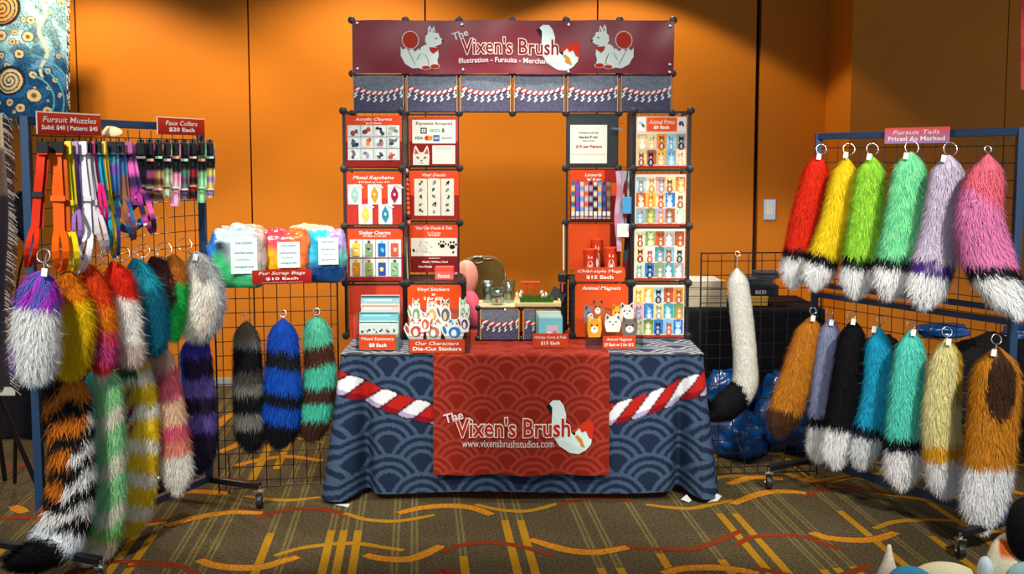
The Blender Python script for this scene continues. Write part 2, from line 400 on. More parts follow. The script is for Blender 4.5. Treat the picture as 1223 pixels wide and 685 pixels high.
def grid_mesh(name, P, C, m, parent, wrap=False):
    n, k = P.shape[:2]; mb = MB(); ids = np.arange(n * k).reshape(n, k)
    f = np.stack([ids[:-1, :-1], ids[1:, :-1], ids[1:, 1:], ids[:-1, 1:]], -1).reshape(-1, 4)
    me = bpy.data.meshes.new(name); V = P.reshape(-1, 3); o = np.array(parent.location)
    me.vertices.add(len(V)); me.vertices.foreach_set('co', (V - o).astype(np.float32).ravel())
    me.loops.add(f.size); me.loops.foreach_set('vertex_index', f.astype(np.int32).ravel())
    me.polygons.add(len(f)); me.polygons.foreach_set('loop_start', np.arange(0, f.size, 4, dtype=np.int32))
    me.update(calc_edges=True); me.polygons.foreach_set('use_smooth', [True] * len(f))
    a = me.color_attributes.new('Col', 'FLOAT_COLOR', 'POINT')
    cc = np.ones((len(V), 4), np.float32); cc[:, :3] = sr(C.reshape(-1, 3)); a.data.foreach_set('color', cc.ravel())
    me.materials.append(MATS[m]); ob = bpy.data.objects.new(name, me); COL.objects.link(ob); ob.parent = parent
    return ob
# perimeter of the drape: left side, front, right side
def perim():
    out = []; st = .006
    for y in np.arange(TY1, TY0 + .03, -st): out.append((TX0, y, -1., 0., 0))
    for a in np.linspace(0, math.pi / 2, 9): out.append((TX0 + .02 - .02 * math.cos(a), TY0 + .02 - .02 * math.sin(a), -math.cos(a), -math.sin(a), 1))
    for x in np.arange(TX0 + .024, TX1 - .02, st): out.append((x, TY0, 0., -1., 2))
    for a in np.linspace(0, math.pi / 2, 9): out.append((TX1 - .02 + .02 * math.sin(a), TY0 + .02 - .02 * math.cos(a), math.sin(a), -math.cos(a), 3))
    for y in np.arange(TY0 + .03, TY1, st): out.append((TX1, y, 1., 0., 4))
    return np.array(out)
PR = perim(); npr = len(PR)
zs = np.concatenate([[TZ + .004], np.linspace(TZ - .004, .035, 118)]); nz = len(zs)
G = np.zeros((npr, nz, 3)); drop = (TZ - zs) / TZ
sarc = np.concatenate([[0], np.cumsum(np.hypot(*(PR[1:, :2] - PR[:-1, :2]).T))])
cl = float(sarc[np.argmin(np.hypot(PR[:, 0] - TX0, PR[:, 1] - TY0))]); cr = float(sarc[np.argmin(np.hypot(PR[:, 0] - TX1, PR[:, 1] - TY0))])
for i in range(npr):
    x, y, nx, ny, kk = PR[i]; s_ = sarc[i]
    bl = math.exp(-((s_ - cl) / .06) ** 2); br = math.exp(-((s_ - cr) / .06) ** 2)          # corner cones flare out
    vl = math.exp(-((s_ - cl - .115) / .034) ** 2); vr = math.exp(-((s_ - cr + .105) / .034) ** 2)    # folds pulled in beside them
    side = 1.0 if kk in (0, 4) else 0.
    o = (.008 + .022 * side) * drop + .008 * np.sin(s_ * 9.) * drop * (kk == 2) + (.085 * bl + .07 * br) * drop ** 1.1 - (.12 * vl + .12 * vr) * drop ** .8
    dx = nx * o; dy = ny * o
    dx = dx - .022 * bl * drop + .012 * br * drop
    z = zs.copy(); z = TZ + .004 - (TZ + .004 - z) * (1 + .035 * max(bl, br) - .02 * math.sin(s_ * 3.1) ** 2)
    G[i, :, 0] = x + dx; G[i, :, 1] = np.minimum(y + dy, 9); G[i, :, 2] = z
S2, Zg = np.meshgrid(sarc, zs, indexing='ij')
Cc = wave_col(S2 - cl - .07, Zg + .02, .163, .098, NAVY, STEEL)
# twisted red and white rope printed across the front
xf = S2 - cl + TX0; mid = (TX0 + TX1) / 2 - .0
rz = PY(622, 507, TY0)[2] + (PY(400, 453, TY0)[2] - PY(622, 507, TY0)[2]) * np.clip(np.abs(xf - mid) / .925, 0, 1.2) ** 2
slope = 2 * (PY(400, 453, TY0)[2] - PY(622, 507, TY0)[2]) * (xf - mid) / .925 ** 2
cr_ = (Zg - rz) / np.sqrt(1 + slope ** 2) / .055
ph = (xf - mid - cr_ * .055) / .167
fr = ph - np.floor(ph); onr = np.abs(cr_) < 1
bul = np.abs(cr_) < .86 + .1 * np.sin(np.pi * np.abs(fr * 2 % 1))
rope = np.where((fr < .5)[..., None], np.array([176, 28, 20.]), np.array([222, 222, 222.]))
edge = (np.minimum(np.abs(fr - .5), np.minimum(fr, 1 - fr)) < .03) | ~bul
rope = np.where(edge[..., None], np.array([40, 16, 30.]), rope)
rope = np.where(((fr < .5) & (cr_ < -.45))[..., None] & ~edge[..., None], np.array([128, 12, 22.]), rope)
rope = np.where(((fr >= .5) & (cr_ < -.5))[..., None] & ~edge[..., None], np.array([168, 158, 188.]), rope)
Cc = np.where(onr[..., None], rope, Cc)
tbl = thing('tablecloth', 'navy fitted table cover with pale wave scales and printed red white rope', 'tablecloth', ((TX0 + TX1) / 2, (TY0 + TY1) / 2, 0))
grid_mesh('skirt', G, Cc, 'fabric_print', tbl)
xs = np.arange(TX0, TX1 + .004, .006); ys = np.arange(TY0, TY1 + .004, .006)
XX, YY = np.meshgrid(xs, ys, indexing='ij'); TT = np.stack([XX, YY, np.full(XX.shape, TZ + .004)], -1)
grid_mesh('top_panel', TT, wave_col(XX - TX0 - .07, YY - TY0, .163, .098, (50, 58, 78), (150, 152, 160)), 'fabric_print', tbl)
# white underside showing at the two front corners
m = MB()
for P in ([(857, 598), (845, 605), (848, 597), (856, 589), (862, 592)], [(820, 590), (813, 596), (823, 600), (826, 597)], [(400, 602), (416, 607), (418, 601)]):
    V = [PY(x, y, TY0 - (.12 if x < 500 else .04)) for x, y in P]
    V = [(a, b, max(c, .002)) for a, b, c in V]; m.add(V + [(a, b + .012, c) for a, b, c in V], [tuple(range(len(V)))], (225, 225, 220))
m.build('lining_edge', 'white_card', tbl)['label'] = 'white turned hem of the cover'
t = thing('folding_table', 'plain folding table hidden under the navy wave cover', 'table', ((TX0 + TX1) / 2, (TY0 + TY1) / 2, 0))
m = MB(); m.box(((TX0 + TX1) / 2, (TY0 + TY1) / 2 + .01, TZ - .02), (TX1 - TX0 - .03, TY1 - TY0 - .03, .035)); m.build('tabletop', 'wood_box', t)
for sx in (-.75, .85):
    for sy in (TY0 + .15, TY1 - .12): m = MB(); m.tube([(sx, sy, .0), (sx, sy, TZ - .035)], .014, 8); m.build('leg', 'black_metal', t)
# red runner
RX0 = PY(518, 490, TY0)[0]; RX1 = PY(727, 490, TY0)[0]
run = thing('table_runner', 'brick red cloth runner with shop lettering hanging over the front of the table', 'table runner', ((RX0 + RX1) / 2, TY0, PY(600, 567, TY0)[2]))
rzb = PY(600, 567, TY0 - .03)[2]
vv = np.concatenate([np.arange(TY1 - .02, TY0 - .008, -.006)])
path = [(y, TZ + .0075) for y in vv] + [(TY0 - .013, TZ + .003)] + [(TY0 - .016 - .016 * (TZ - z), z) for z in np.arange(TZ - .004, rzb, -.005)]
path = np.array(path); us_ = np.arange(RX0, RX1 + .002, .005)
GX = np.zeros((len(us_), len(path), 3))
GX[:, :, 0] = us_[:, None]; GX[:, :, 1] = path[None, :, 0]; GX[:, :, 2] = path[None, :, 1]
dn = np.clip((TZ - path[:, 1]) / .6, 0, 1)[None, :]
GX[:, :, 1] -= (.012 * (1 + np.sin(us_ * 15 + .6)))[:, None] * dn * .8 + .004 * dn
GX[:, :, 2] -= .004 * np.sin(us_ * 22)[:, None] * dn
ln = np.concatenate([[0], np.cumsum(np.hypot(*(path[1:] - path[:-1]).T))])
A_, B_ = np.meshgrid(us_, ln[-1] - ln, indexing='ij')
grid_mesh('runner_cloth', GX, wave_col(A_ - .1, B_ + .02, .125, .076, (128, 28, 10), (150, 52, 38)), 'fabric_print', run)
rfY = TY0 - .032
def runner_fn(u, v):
    x = RX0 + (RX1 - RX0) * u; z = TZ + (rzb - TZ) * v; d = min(max((TZ - z) / .6, 0), 1)
    return np.array([0, (TY0 - .016 - .016 * (TZ - z)) - (.0096 * (1 + math.sin(x * 15 + .6)) * d + .004 * d) - .003, 0])
fl = Flat((RX0, 0, TZ), (RX1 - RX0, 0, 0), (0, 0, rzb - TZ), (0, -1, 0), .0012); fl.fn = runner_fn
pT = PY(600, 422, TY0)[2]
def rpx(x, y):                                        # photo pixel -> u, v on the runner
    q = PY(x, y, TY0 - .03); return ((q[0] - RX0) / (RX1 - RX0), (q[2] - TZ) / (rzb - TZ))
SWOOSH = [(820, 92), (850, 65), (905, 66), (935, 105), (955, 170), (950, 250), (985, 290), (1020, 305), (1060, 268), (1078, 302), (1110, 288), (1135, 340), (1158, 345), (1150, 385), (1110, 430), (1050, 460), (980, 450), (900, 400), (850, 330), (838, 250), (845, 150), (815, 115)]
BEAK = [(795, 105), (822, 90), (845, 120), (840, 168), (812, 132)]
TIP = [(985, 292), (1035, 268), (1090, 228), (1130, 208), (1155, 208), (1172, 260), (1160, 350), (1135, 340), (1110, 288), (1078, 302), (1060, 268), (1020, 305)]
FERR = [(985, 275), (1000, 268), (1030, 310), (1015, 332), (995, 315)]
BRUSH = [(1020, 330), (1045, 318), (1080, 350), (1105, 415), (1050, 395), (1025, 360)]
def logo(fl, f, l=1):
    fl.poly([f(*p) for p in SWOOSH], (214, 232, 222), l); fl.poly([f(*p) for p in TIP], (200, 48, 12), l + 1)
    fl.poly([f(*p) for p in BEAK], (20, 22, 26), l + 1); fl.poly([f(*p) for p in FERR], (28, 24, 20), l + 1); fl.poly([f(*p) for p in BRUSH], (200, 136, 52), l + 2)
logo(fl, lambda x, y: rpx(510 + (760 + (x - 800) * .80) / 5.317, 460 + (95 + (y - 65) * .86) / 5.317), 1)
a = rpx(544, 498.5); b = rpx(681, 521.5); fl.outlined("Vixen's Brush", a[0], a[1], b[0], b[1], (176, 34, 14), (232, 226, 210), 4, .055, .018)
a = rpx(532, 494); b = rpx(555, 505); fl.text('The', a[0], a[1], b[0], b[1], (226, 200, 190), 6, .02, 0., rot=.25)
a = rpx(552, 524.5); b = rpx(661, 533.5); fl.text('www.vixensbrushstudios.com', a[0], a[1], b[0], b[1], (222, 200, 190), 3, .004)
fl.build('lettering', run)['label'] = 'white-edged shop name, web address and tail-shaped brush emblem'
# ================================================================== GRID CUBE DISPLAY
AY = 6.103; OY = 5.798; NX = [-.885 + .296 * k for k in range(7)]; NZ = [.765, 1.05, 1.355, 1.66, 1.965]
cube = thing('grid_cube_display', 'black wire grid cube archway standing on the table', 'display shelf', (0, AY, TZ + .012))
PW = {}
def wire_panel(w, h, c, axis='y', name='wire_panel'):
    """square wire panel: rim and inner wires as one part, reused by copying"""
    k = (round(w, 3), round(h, 3), axis)
    if k not in PW:
        m = MB(); R = .0028
        def P(a, b): return (a, 0, b) if axis == 'y' else ((0, a, b) if axis == 'x' else (a, b, 0))
        for a in (-w / 2 + .006, w / 2 - .006): m.beam(P(a, -h / 2 + .006), P(a, h / 2 - .006), .011)
        for b in (-h / 2 + .006, h / 2 - .006): m.beam(P(-w / 2 + .006, b), P(w / 2 - .006, b), .011)
        for i in range(1, 8): m.beam(P(-w / 2 + w * i / 8, -h / 2 + .006), P(-w / 2 + w * i / 8, h / 2 - .006), .0022)
        for i in range(1, 8): m.beam(P(-w / 2 + .006, -h / 2 + h * i / 8), P(w / 2 - .006, -h / 2 + h * i / 8), .0022)
        ob = m.build(name, 'black_metal', origin=(0, 0, 0)); PW[k] = ob
    else:
        ob = PW[k].copy(); COL.objects.link(ob)
    ob.parent = cube; ob.location = tuple(np.array(c, float) - np.array(cube.location)); return ob
CON = []
def connector(x, y, z):
    if not CON:
        m = MB(); m.lathe([(.006, -.016), (.019, -.014), (.021, -.004), (.021, .004), (.019, .014), (.006, .016)], (0, 0, 0), 14, 'y')
        m.lathe([(.004, .01), (.012, .012), (.012, .024), (.004, .026)], (0, 0, 0), 10, 'y'); ob = m.build('connector', 'black_plastic', origin=(0, 0, 0), smooth=False); CON.append(ob)
    else: ob = CON[0].copy(); COL.objects.link(ob)
    ob.parent = cube; ob.location = tuple(np.array((x, y, z), float) - np.array(cube.location)); return ob
Z2a, Z3a = 2.182, 2.474
for k in range(6):
    xc = (NX[k] + NX[k + 1]) / 2
    wire_panel(.292, .213, (xc, AY, (1.965 + Z2a) / 2)); wire_panel(.292, .288, (xc, AY, (Z2a + Z3a) / 2))
for k in range(7):
    for z in (1.965, Z2a, Z3a): connector(NX[k], AY - (.0 if z < 2.4 else 0), z)
for (xa, xb) in ((NX[1], NX[2]), (NX[4], NX[5])):
    for r in range(4):
        wire_panel(.292, NZ[r + 1] - NZ[r] - .004, ((xa + xb) / 2, AY, (NZ[r] + NZ[r + 1]) / 2))
    for r in range(4):
        for x in (xa, xb): connector(x, AY, NZ[r])
OL = (-.893, -.585); OR = (.645, .945)
for (xa, xb) in (OL, OR):
    for r in range(4):
        wire_panel(xb - xa, NZ[r + 1] - NZ[r] - .004, ((xa + xb) / 2, OY, (NZ[r] + NZ[r + 1]) / 2))
        for x in (xa, xb): wire_panel(AY - OY - .006, NZ[r + 1] - NZ[r] - .004, (x, (AY + OY) / 2, (NZ[r] + NZ[r + 1]) / 2), 'x')
    for r in range(5):
        for x in (xa, xb): connector(x, OY, NZ[r])
# lower boxes that stand forward under the inner columns, with solid tops
IL = frame_px(487, 339, 553, 405, OY)[:2]; IR = frame_px(684, 339, 751, 405, OY)[:2]
for (xa, xb) in (IL, IR):
    wire_panel(xb - xa, .28, ((xa + xb) / 2, OY + .0, (NZ[0] + NZ[1]) / 2))
    for x in (xa, xb): wire_panel(AY - OY - .006, .28, (x, (AY + OY) / 2, (NZ[0] + NZ[1]) / 2), 'x')
    m = MB(); m.box(((xa + xb) / 2, (AY + OY) / 2, NZ[1] + .004), (xb - xa, AY - OY, .006)); m.build('shelf_panel', 'black_plastic', cube, bevel=.001)
    for z in (NZ[0], NZ[1]):
        for x in (xa, xb): connector(x, OY - .002, z)
# solid dark panels: inner right top cell and the cube side behind it
m = MB(); m.box(((NX[4] + NX[5]) / 2, AY - .006, (NZ[3] + NZ[4]) / 2), (.28, .004, .285)); m.build('solid_panel', 'dark_panel', cube)
for r in range(4):
    m = MB(); m.box((OR[0] - .004, (AY + OY) / 2, (NZ[r] + NZ[r + 1]) / 2), (.004, AY - OY - .02, .285)); m.build('solid_panel', 'dark_panel', cube)
    m = MB(); m.box((OL[1] + .004, (AY + OY) / 2, (NZ[r] + NZ[r + 1]) / 2), (.004, AY - OY - .02, .285)); m.build('solid_panel', 'dark_panel', cube)

# rope-and-tassel fabric covers along the arch
def rope_cloth(name, label, X0, X1, z0, z1, Y, group, nseg=9, amp=.018, strings=True, ntas=8, part=None):
    t = thing(name, label, 'fabric panel', ((X0 + X1) / 2, Y, z0), group)
    n = 28; k = 20; g = np.zeros((n, k, 3)); u = np.linspace(0, 1, n); v = np.linspace(0, 1, k)
    U_, V_ = np.meshgrid(u, v, indexing='ij'); g[..., 0] = X0 + (X1 - X0) * U_; g[..., 2] = z1 + (z0 - z1) * V_
    g[..., 1] = Y - .004 * np.sin(U_ * math.pi) - .002
    C = np.where((V_ < .45)[..., None], np.array([112, 120, 132.]), np.array([84, 82, 104.]))
    C = C * (1 + .16 * (RNG.random(V_.shape)[..., None] - .5))
    grid_mesh('cloth', g, C, 'knit', t)
    fl = Flat((X0, Y - .007, z1), (X1 - X0, 0, 0), (0, 0, z0 - z1), (0, -1, 0)); asp = (X1 - X0) / (z1 - z0)
    sag = lambda q: .33 + .16 * (1 - (2 * q - 1) ** 2)
    for i in range(nseg):
        q = (i + .5) / nseg; w = .62 / nseg; c = sag(q); dv = -.32 * (1 - 2 * q) * .2
        for j, cc in ((0, (196, 40, 34)), (1, (236, 232, 224))):
            q2 = q + (j - .5) * .5 / nseg; fl.ell(q2, sag(q2), w * .80, .034, cc, 1 + j, rot=-.62 + (q2 - .5) * -.5, n=10)
    for i in range(ntas):
        q = (i + .5) / ntas; c = sag(q) + .05
        for j in range(4):
            fl.ell(q + .012 * (-1) ** j + (q - .5) * .02 * j, c + .04 + .045 * j, .018 + .004 * j, .028, (226, 230, 232), 1 + (j % 2), rot=.5 * (-1) ** j, n=7)
    fl.build('rope_print', t)['label'] = 'red and white rope garland with white tassels'
    if strings:
        for x in (X0 + .001, X1 - .001):
            m = MB(); m.tube([(x, Y - .008, z0), (x, Y - .008, z1)], .0028, 6); m.build('cord', 'string', t)
    return t
words = ['first', 'second', 'third', 'fourth', 'fifth', 'sixth']
for k in range(6):
    rope_cloth('rope_print_panel', f'grey speckled cloth with red white rope and tassels, {words[k]} from left on the arch', NX[k] + .008, NX[k + 1] - .010, 1.972, 2.172, AY - .02, 'rope print cloths along the arch')

# banner
BX0, BX1, bz0, bz1 = frame_px(422, 24.5, 805, 88, AY - .05)
ban = thing('shop_banner', 'long maroon vinyl banner with fox drawings and shop name across the arch top', 'banner', ((BX0 + BX1) / 2, AY - .05, bz0))
n, k = 140, 24; U_, V_ = np.meshgrid(np.linspace(0, 1, n), np.linspace(0, 1, k), indexing='ij')
def ban_y(u, v): return .0045 * np.sin(u * 21 + 1.4 * np.sin(v * 3)) * (.35 + v * .5) + .0012 * np.sin(u * 47 + v * 4) + .002 * np.sin(v * 5 + u * 9)
g = np.stack([BX0 + (BX1 - BX0) * U_, AY - .05 + ban_y(U_, V_), bz1 + (bz0 - bz1) * V_ + .004 * np.sin(U_ * 18)], -1)
C = np.zeros(g.shape); C[:] = (122, 28, 42)
grid_mesh('vinyl_sheet', g, C, 'banner_vinyl', ban)
fl = Flat((BX0, AY - .05, bz1), (BX1 - BX0, 0, 0), (0, 0, bz0 - bz1), (0, -1, 0), .0012)
fl.fn = lambda u, v: np.array([0, float(ban_y(u, v)) - .003, .004 * math.sin(u * 18)])
def bpx(x, y): return ((x - 422) / 383., (y - 24.5) / 63.5)
FT = [(385, 225), (398, 245), (415, 232), (430, 248), (450, 236), (470, 252), (492, 232), (500, 262), (525, 300), (510, 345), (455, 350), (440, 342), (410, 325), (398, 300), (385, 280)]
FB = [(478, 285), (505, 225), (525, 210), (560, 212), (600, 225), (607, 270), (598, 300), (603, 325), (560, 345), (500, 352), (478, 330)]
FH = [(528, 190), (530, 160), (542, 148), (545, 112), (555, 95), (568, 120), (580, 98), (590, 140), (605, 140), (612, 162), (632, 182), (620, 205), (590, 218), (560, 220), (538, 210)]
FC = [(552, 222), (605, 226), (598, 245), (575, 262), (556, 246)]
def fox(f, l=1):
    fl.ell(*f(442, 185), 50 / 4.89 / 383, 54 / 4.89 / 63.5, (224, 214, 204), l, n=20); fl.ell(*f(442, 185), 46 / 4.89 / 383, 50 / 4.89 / 63.5, (168, 40, 24), l + 1, n=20)
    for P in (FT, FB, FH): fl.poly([f(*p) for p in P], (214, 226, 216), l + 2)
    fl.poly([f(*p) for p in FC], (168, 44, 28), l + 3)
    for (x, y, rx, ry) in ((533, 343, 24, 11), (584, 335, 26, 13)): fl.ell(*f(x, y), (rx + 3) / 4.89 / 383, (ry + 3) / 4.89 / 63.5, (220, 210, 200), l + 3); fl.ell(*f(x, y), rx / 4.89 / 383, ry / 4.89 / 63.5, (176, 36, 26), l + 4)
    fl.ell(*f(628, 186), 6 / 4.89 / 383, 6 / 4.89 / 63.5, (30, 24, 26), l + 4); fl.ell(*f(592, 172), 8 / 4.89 / 383, 4 / 4.89 / 63.5, (150, 40, 30), l + 4)
    fl.poly([f(*p) for p in ((552, 140), (556, 108), (563, 128))], (120, 110, 116), l + 3); fl.poly([f(*p) for p in ((574, 136), (579, 112), (584, 140))], (120, 110, 116), l + 3)
    for a, b, c, d in ((480, 300, 500, 262), (500, 262, 530, 268), (530, 268, 545, 300), (545, 300, 548, 330), (430, 248, 470, 330)):
        w = 2.2; fl.poly([f(a - w, b), (f(a + w, b)), (f(c + w, d)), (f(c - w, d))], (110, 110, 116), l + 3)
fox(lambda x, y: bpx(400 + x / 4.89, 10 + y / 4.89))
fox(lambda x, y: bpx(731 - (x - 510) / 4.89, 10.6 + y / 4.89))
logo(fl, lambda x, y: bpx(530 + x / 7.194, 20 + y / 7.194), 1)
a = bpx(551, 45.5); b = bpx(667, 65); fl.outlined("Vixen's Brush", a[0], a[1], b[0], b[1], (140, 22, 28), (228, 222, 214), 4, .05, .012)
a = bpx(542, 47); b = bpx(561, 38); fl.text('The', a[0], b[1] + .02, b[0], a[1] + .02, (204, 200, 200), 6, .02, rot=.3)
a = bpx(548, 69); b = bpx(667, 75.2); fl.text('Illustration - Fursuits - Merchandise', a[0], a[1], b[0], b[1], (222, 206, 206), 6, .012)
fl.build('artwork', ban, 'print')['label'] = 'two sitting white and red foxes around the shop name'
for x, y in ((427, 27.5), (427, 82), (552, 29), (553, 83), (679, 29), (679, 85), (800, 30), (800, 76), (800, 85)):
    u, v = bpx(x, y); m = MB(); q = fl.pt(u, v, 3); m.lathe([(.0055, 0), (.009, -.002), (.009, -.004), (.0055, -.004)], q, 12, 'y'); m.build('grommet', 'chrome', ban, smooth=True)
# ================================================================== POSTERS ON THE CUBES
RED, RED2, WHT = (206, 68, 24), (130, 22, 20), (236, 228, 216)
def poster(label, x0, y0, x1, y1, Y, top, bot=None, m='print'):
    t, fl = sheet('poster', label, 'poster', x0, y0, x1, y1, Y, top, group='square product posters on the grid cubes')
    if bot: fl.rect(0, .5, 1, 1, bot, 0)
    return t, fl
def blob(fl, u, v, r, cols, l=3, seed=0):              # small sketchy creature picture
    rd = random.Random(seed); asp = np.linalg.norm(fl.U) / np.linalg.norm(fl.V)
    for i in range(5):
        fl.ell(u + rd.uniform(-r, r) * .6, v + rd.uniform(-r, r) * .6 * asp, r * rd.uniform(.25, .55), r * rd.uniform(.2, .5) * asp, cols[i % len(cols)], l + i, rot=rd.uniform(-1, 1), n=8)
PO = OY - .012; PA = AY - .012
# 1 acrylic charms
t, fl = poster('orange-red acrylic charms poster with twelve pictured white squares, top of the left outer column', 413, 138, 480, 199, PO, (204, 72, 34), RED2)
fl.rect(0, .0, 1, .18, RED, 1); fl.text('Acrylic Charms', .17, .04, .83, .115, WHT, 2, .012, .3); fl.text('$10 Each', .36, .13, .64, .17, WHT, 2, .02)
fl.rect(.035, .185, .96, .87, (196, 208, 200), 2)
for i in (1, 2, 3): fl.rect(.035 + .231 * i - .004, .185, .035 + .231 * i + .004, .87, (120, 130, 136), 3)
for i in (1, 2): fl.rect(.035, .185 + .228 * i - .006, .96, .185 + .228 * i + .006, (130, 104, 110), 3)
CH = [[(60, 60, 60), (150, 70, 40), (90, 80, 70)], [(160, 70, 50), (90, 60, 60), (200, 120, 100)], [(30, 32, 48), (60, 60, 80)], [(180, 184, 170), (140, 160, 140), (150, 100, 90)],
      [(70, 80, 90), (40, 44, 50)], [(226, 140, 60), (200, 90, 40), (90, 60, 40)], [(150, 110, 110), (110, 90, 90)], [(110, 116, 116), (60, 66, 70)],
      [(110, 104, 124), (70, 70, 84)], [(150, 150, 160), (120, 110, 130)], [(60, 60, 66), (110, 110, 116)], [(196, 60, 50), (220, 210, 200), (160, 140, 130)]]
fl.build('artwork', t)
k = 0
for r in range(3):
    for c in range(4):
        u = .035 + .231 * (c + .5); v = .185 + .228 * (r + .5)
        q = fl.pt(u, v, 6); ct = thing('acrylic_charm', f'tiny printed acrylic charm, {words[c]} from left in the {["top", "middle", "bottom"][r]} row of the acrylic charms poster', 'charm', q, 'acrylic charms on the charms poster')
        f2 = Flat(q - np.array([.03, 0, -.03]), (.06, 0, 0), (0, 0, -.06), (0, -1, 0)); f2.ell(.5, .5, .42, .42, (214, 220, 214), 0, n=12); blob(f2, .5, .5, .42, CH[k], 1, k); f2.build('picture', ct); k += 1
# 2 payment sign
t, fl = poster('payment card notice with a white fox face in its lower left corner', 489, 139.5, 547, 198, PA, (188, 58, 52), RED2)
fl.rect(.06, .06, .95, .54, (222, 224, 208), 1); fl.text('Payments Accepted', .14, .10, .88, .185, (40, 34, 30), 2, .01)
fl.rect(.23, .22, .36, .34, (40, 44, 46), 2); fl.rect(.255, .245, .335, .315, (222, 224, 208), 3); fl.rect(.28, .265, .31, .295, (40, 44, 46), 4)
fl.text('venmo', .41, .245, .64, .315, (110, 170, 140), 2, .02); fl.rect(.67, .235, .72, .32, (90, 110, 130), 2)
fl.text('VISA', .11, .40, .28, .46, (28, 52, 110), 2, .03, .2); fl.ell(.36, .43, .05, .05, (206, 40, 30), 2); fl.ell(.43, .43, .05, .05, (230, 140, 40), 3)
fl.rect(.49, .37, .62, .495, (30, 90, 160), 2); fl.text('AMEX', .5, .41, .61, .455, (220, 230, 236), 3, .02); fl.text('DISCOVER', .66, .41, .88, .45, (60, 60, 60), 2, .02)
fl.rect(.47, .58, .94, .96, (214, 216, 202), 1); fl.text('Scan to visit the shop', .55, .605, .86, .63, (90, 90, 90), 2, .0)
fl.rect(.53, .65, .89, .655, (90, 120, 130), 2)
fl.poly([(.07, .98), (.07, .78), (.10, .62), (.13, .58), (.21, .72), (.28, .72), (.36, .58), (.39, .63), (.41, .8), (.40, .98)], (214, 212, 196), 1)
fl.poly([(.10, .76), (.12, .63), (.19, .75)], (196, 74, 52), 2); fl.poly([(.30, .75), (.37, .63), (.385, .76)], (196, 74, 52), 2)
for x in (.17, .32): fl.ell(x, .83, .035, .018, (150, 44, 36), 3, rot=.4 if x < .2 else -.4)
fl.ell(.245, .89, .018, .012, (40, 30, 30), 3); fl.poly([(.19, .92), (.245, .935), (.30, .92), (.245, .95)], (120, 100, 100), 3); fl.build('artwork', t)
# 3 keychains
t, fl = poster('red motel keychains poster with five sample keychains hanging on it', 414, 206, 480, 268, PO, (204, 68, 30), (176, 44, 32))
fl.text('Motel Keychains', .12, .06, .86, .15, WHT, 2, .012, .3); fl.text('$10 Each or 2 for $15', .22, .165, .78, .2, WHT, 2, .02); fl.build('artwork', t)
KC = [((140, 180, 170), 'clear teal'), ((232, 140, 30), 'orange'), ((150, 16, 70), 'magenta'), ((236, 190, 60), 'yellow'), ((30, 130, 150), 'teal blue')]
for i, (u, v) in enumerate(((.15, .42), (.51, .42), (.87, .42), (.34, .80), (.70, .80))):
    q = fl.pt(u, v, 8); kt = thing('keychain', f'{KC[i][1]} diamond-shaped keychain on a white card on the red keychain poster', 'keychain', q, 'motel keychains on their poster')
    m = MB(); m.box(q + np.array([0, .001, 0]), (.072, .0015, .105), (220, 224, 214)); m.build('backing_card', 'print', kt)
    m = MB(); P = [(0, .045), (.018, .012), (.019, -.012), (0, -.045), (-.019, -.012), (-.018, .012)]
    V = [q + np.array([a, -.006, b]) for a, b in P] + [q + np.array([a, -.002, b]) for a, b in P]
    m.add(V, [tuple(range(6))[::-1], tuple(range(6, 12))] + [(j, (j + 1) % 6, 6 + (j + 1) % 6, 6 + j) for j in range(6)], KC[i][0]); m.ell(q + np.array([0, -.007, 0]), (.006, .002, .009), (230, 210, 190), 8, 6); m.build('fob', 'print', kt)
    m = MB(); m.ribbon([q + np.array([.0, -.003, .052]), q + np.array([.02, -.01, .046]), q + np.array([.045, -.006, .036])], .007, .002, (0, 0, 1), (230, 230, 224)); m.build('strap', 'print', kt)
# 4 decals
t, fl = poster('vinyl decals poster with three pale columns of black drawings', 489, 204, 548, 262, PA, (214, 70, 32), (150, 30, 26))
fl.text('Vinyl Decals', .26, .05, .74, .13, WHT, 2, .012, .3); fl.rect(.10, .16, .36, .92, (218, 214, 194), 1); fl.rect(.375, .16, .63, .92, (216, 218, 200), 1); fl.rect(.645, .16, .9, .92, (214, 218, 200), 1)
for i in range(3):
    for j in range(5):
        blob(fl, .23 + .27 * i, .24 + .145 * j, .05, [(24, 26, 28), (90, 92, 90), (40, 40, 44)] if (i + j) % 2 == 0 else [(150, 150, 140), (70, 70, 70)], 2, i * 7 + j + 40)
fl.text('$5 Each', .41, .14, .58, .165, WHT, 2, .02); fl.build('artwork', t)
# 5 shaker charms
t, fl = poster('red shaker charms poster with eight sample charms, left outer column', 416, 273, 481, 335, PO, (204, 68, 30), (150, 30, 26))
fl.text('Shaker Charms', .2, .04, .78, .11, WHT, 2, .015, .1); fl.text('$15 Each or 2 for $25', .28, .125, .7, .16, WHT, 2, .02)
fl.rect(.03, .205, .97, .92, (206, 212, 206), 1); fl.rect(.03, .55, .97, .575, (140, 60, 56), 2)
for i in (1, 2, 3): fl.rect(.03 + .235 * i - .005, .205, .03 + .235 * i + .005, .92, (90, 96, 110), 2)
fl.build('artwork', t)
SC_ = [[(236, 190, 60), (220, 120, 60), (240, 220, 200)], [(120, 150, 110), (90, 50, 40), (180, 200, 180)], [(30, 90, 170), (90, 190, 220)], [(206, 80, 60), (240, 190, 170)],
       [(196, 120, 20), (220, 150, 50)], [(150, 160, 90), (110, 120, 80), (200, 190, 90)], [(40, 70, 160), (240, 210, 90), (30, 50, 110)], [(120, 180, 130), (90, 60, 50), (220, 220, 210)]]
SN = ['yellow', 'green and brown', 'bright blue', 'salmon red', 'amber', 'olive', 'blue with a yellow star', 'pale green']
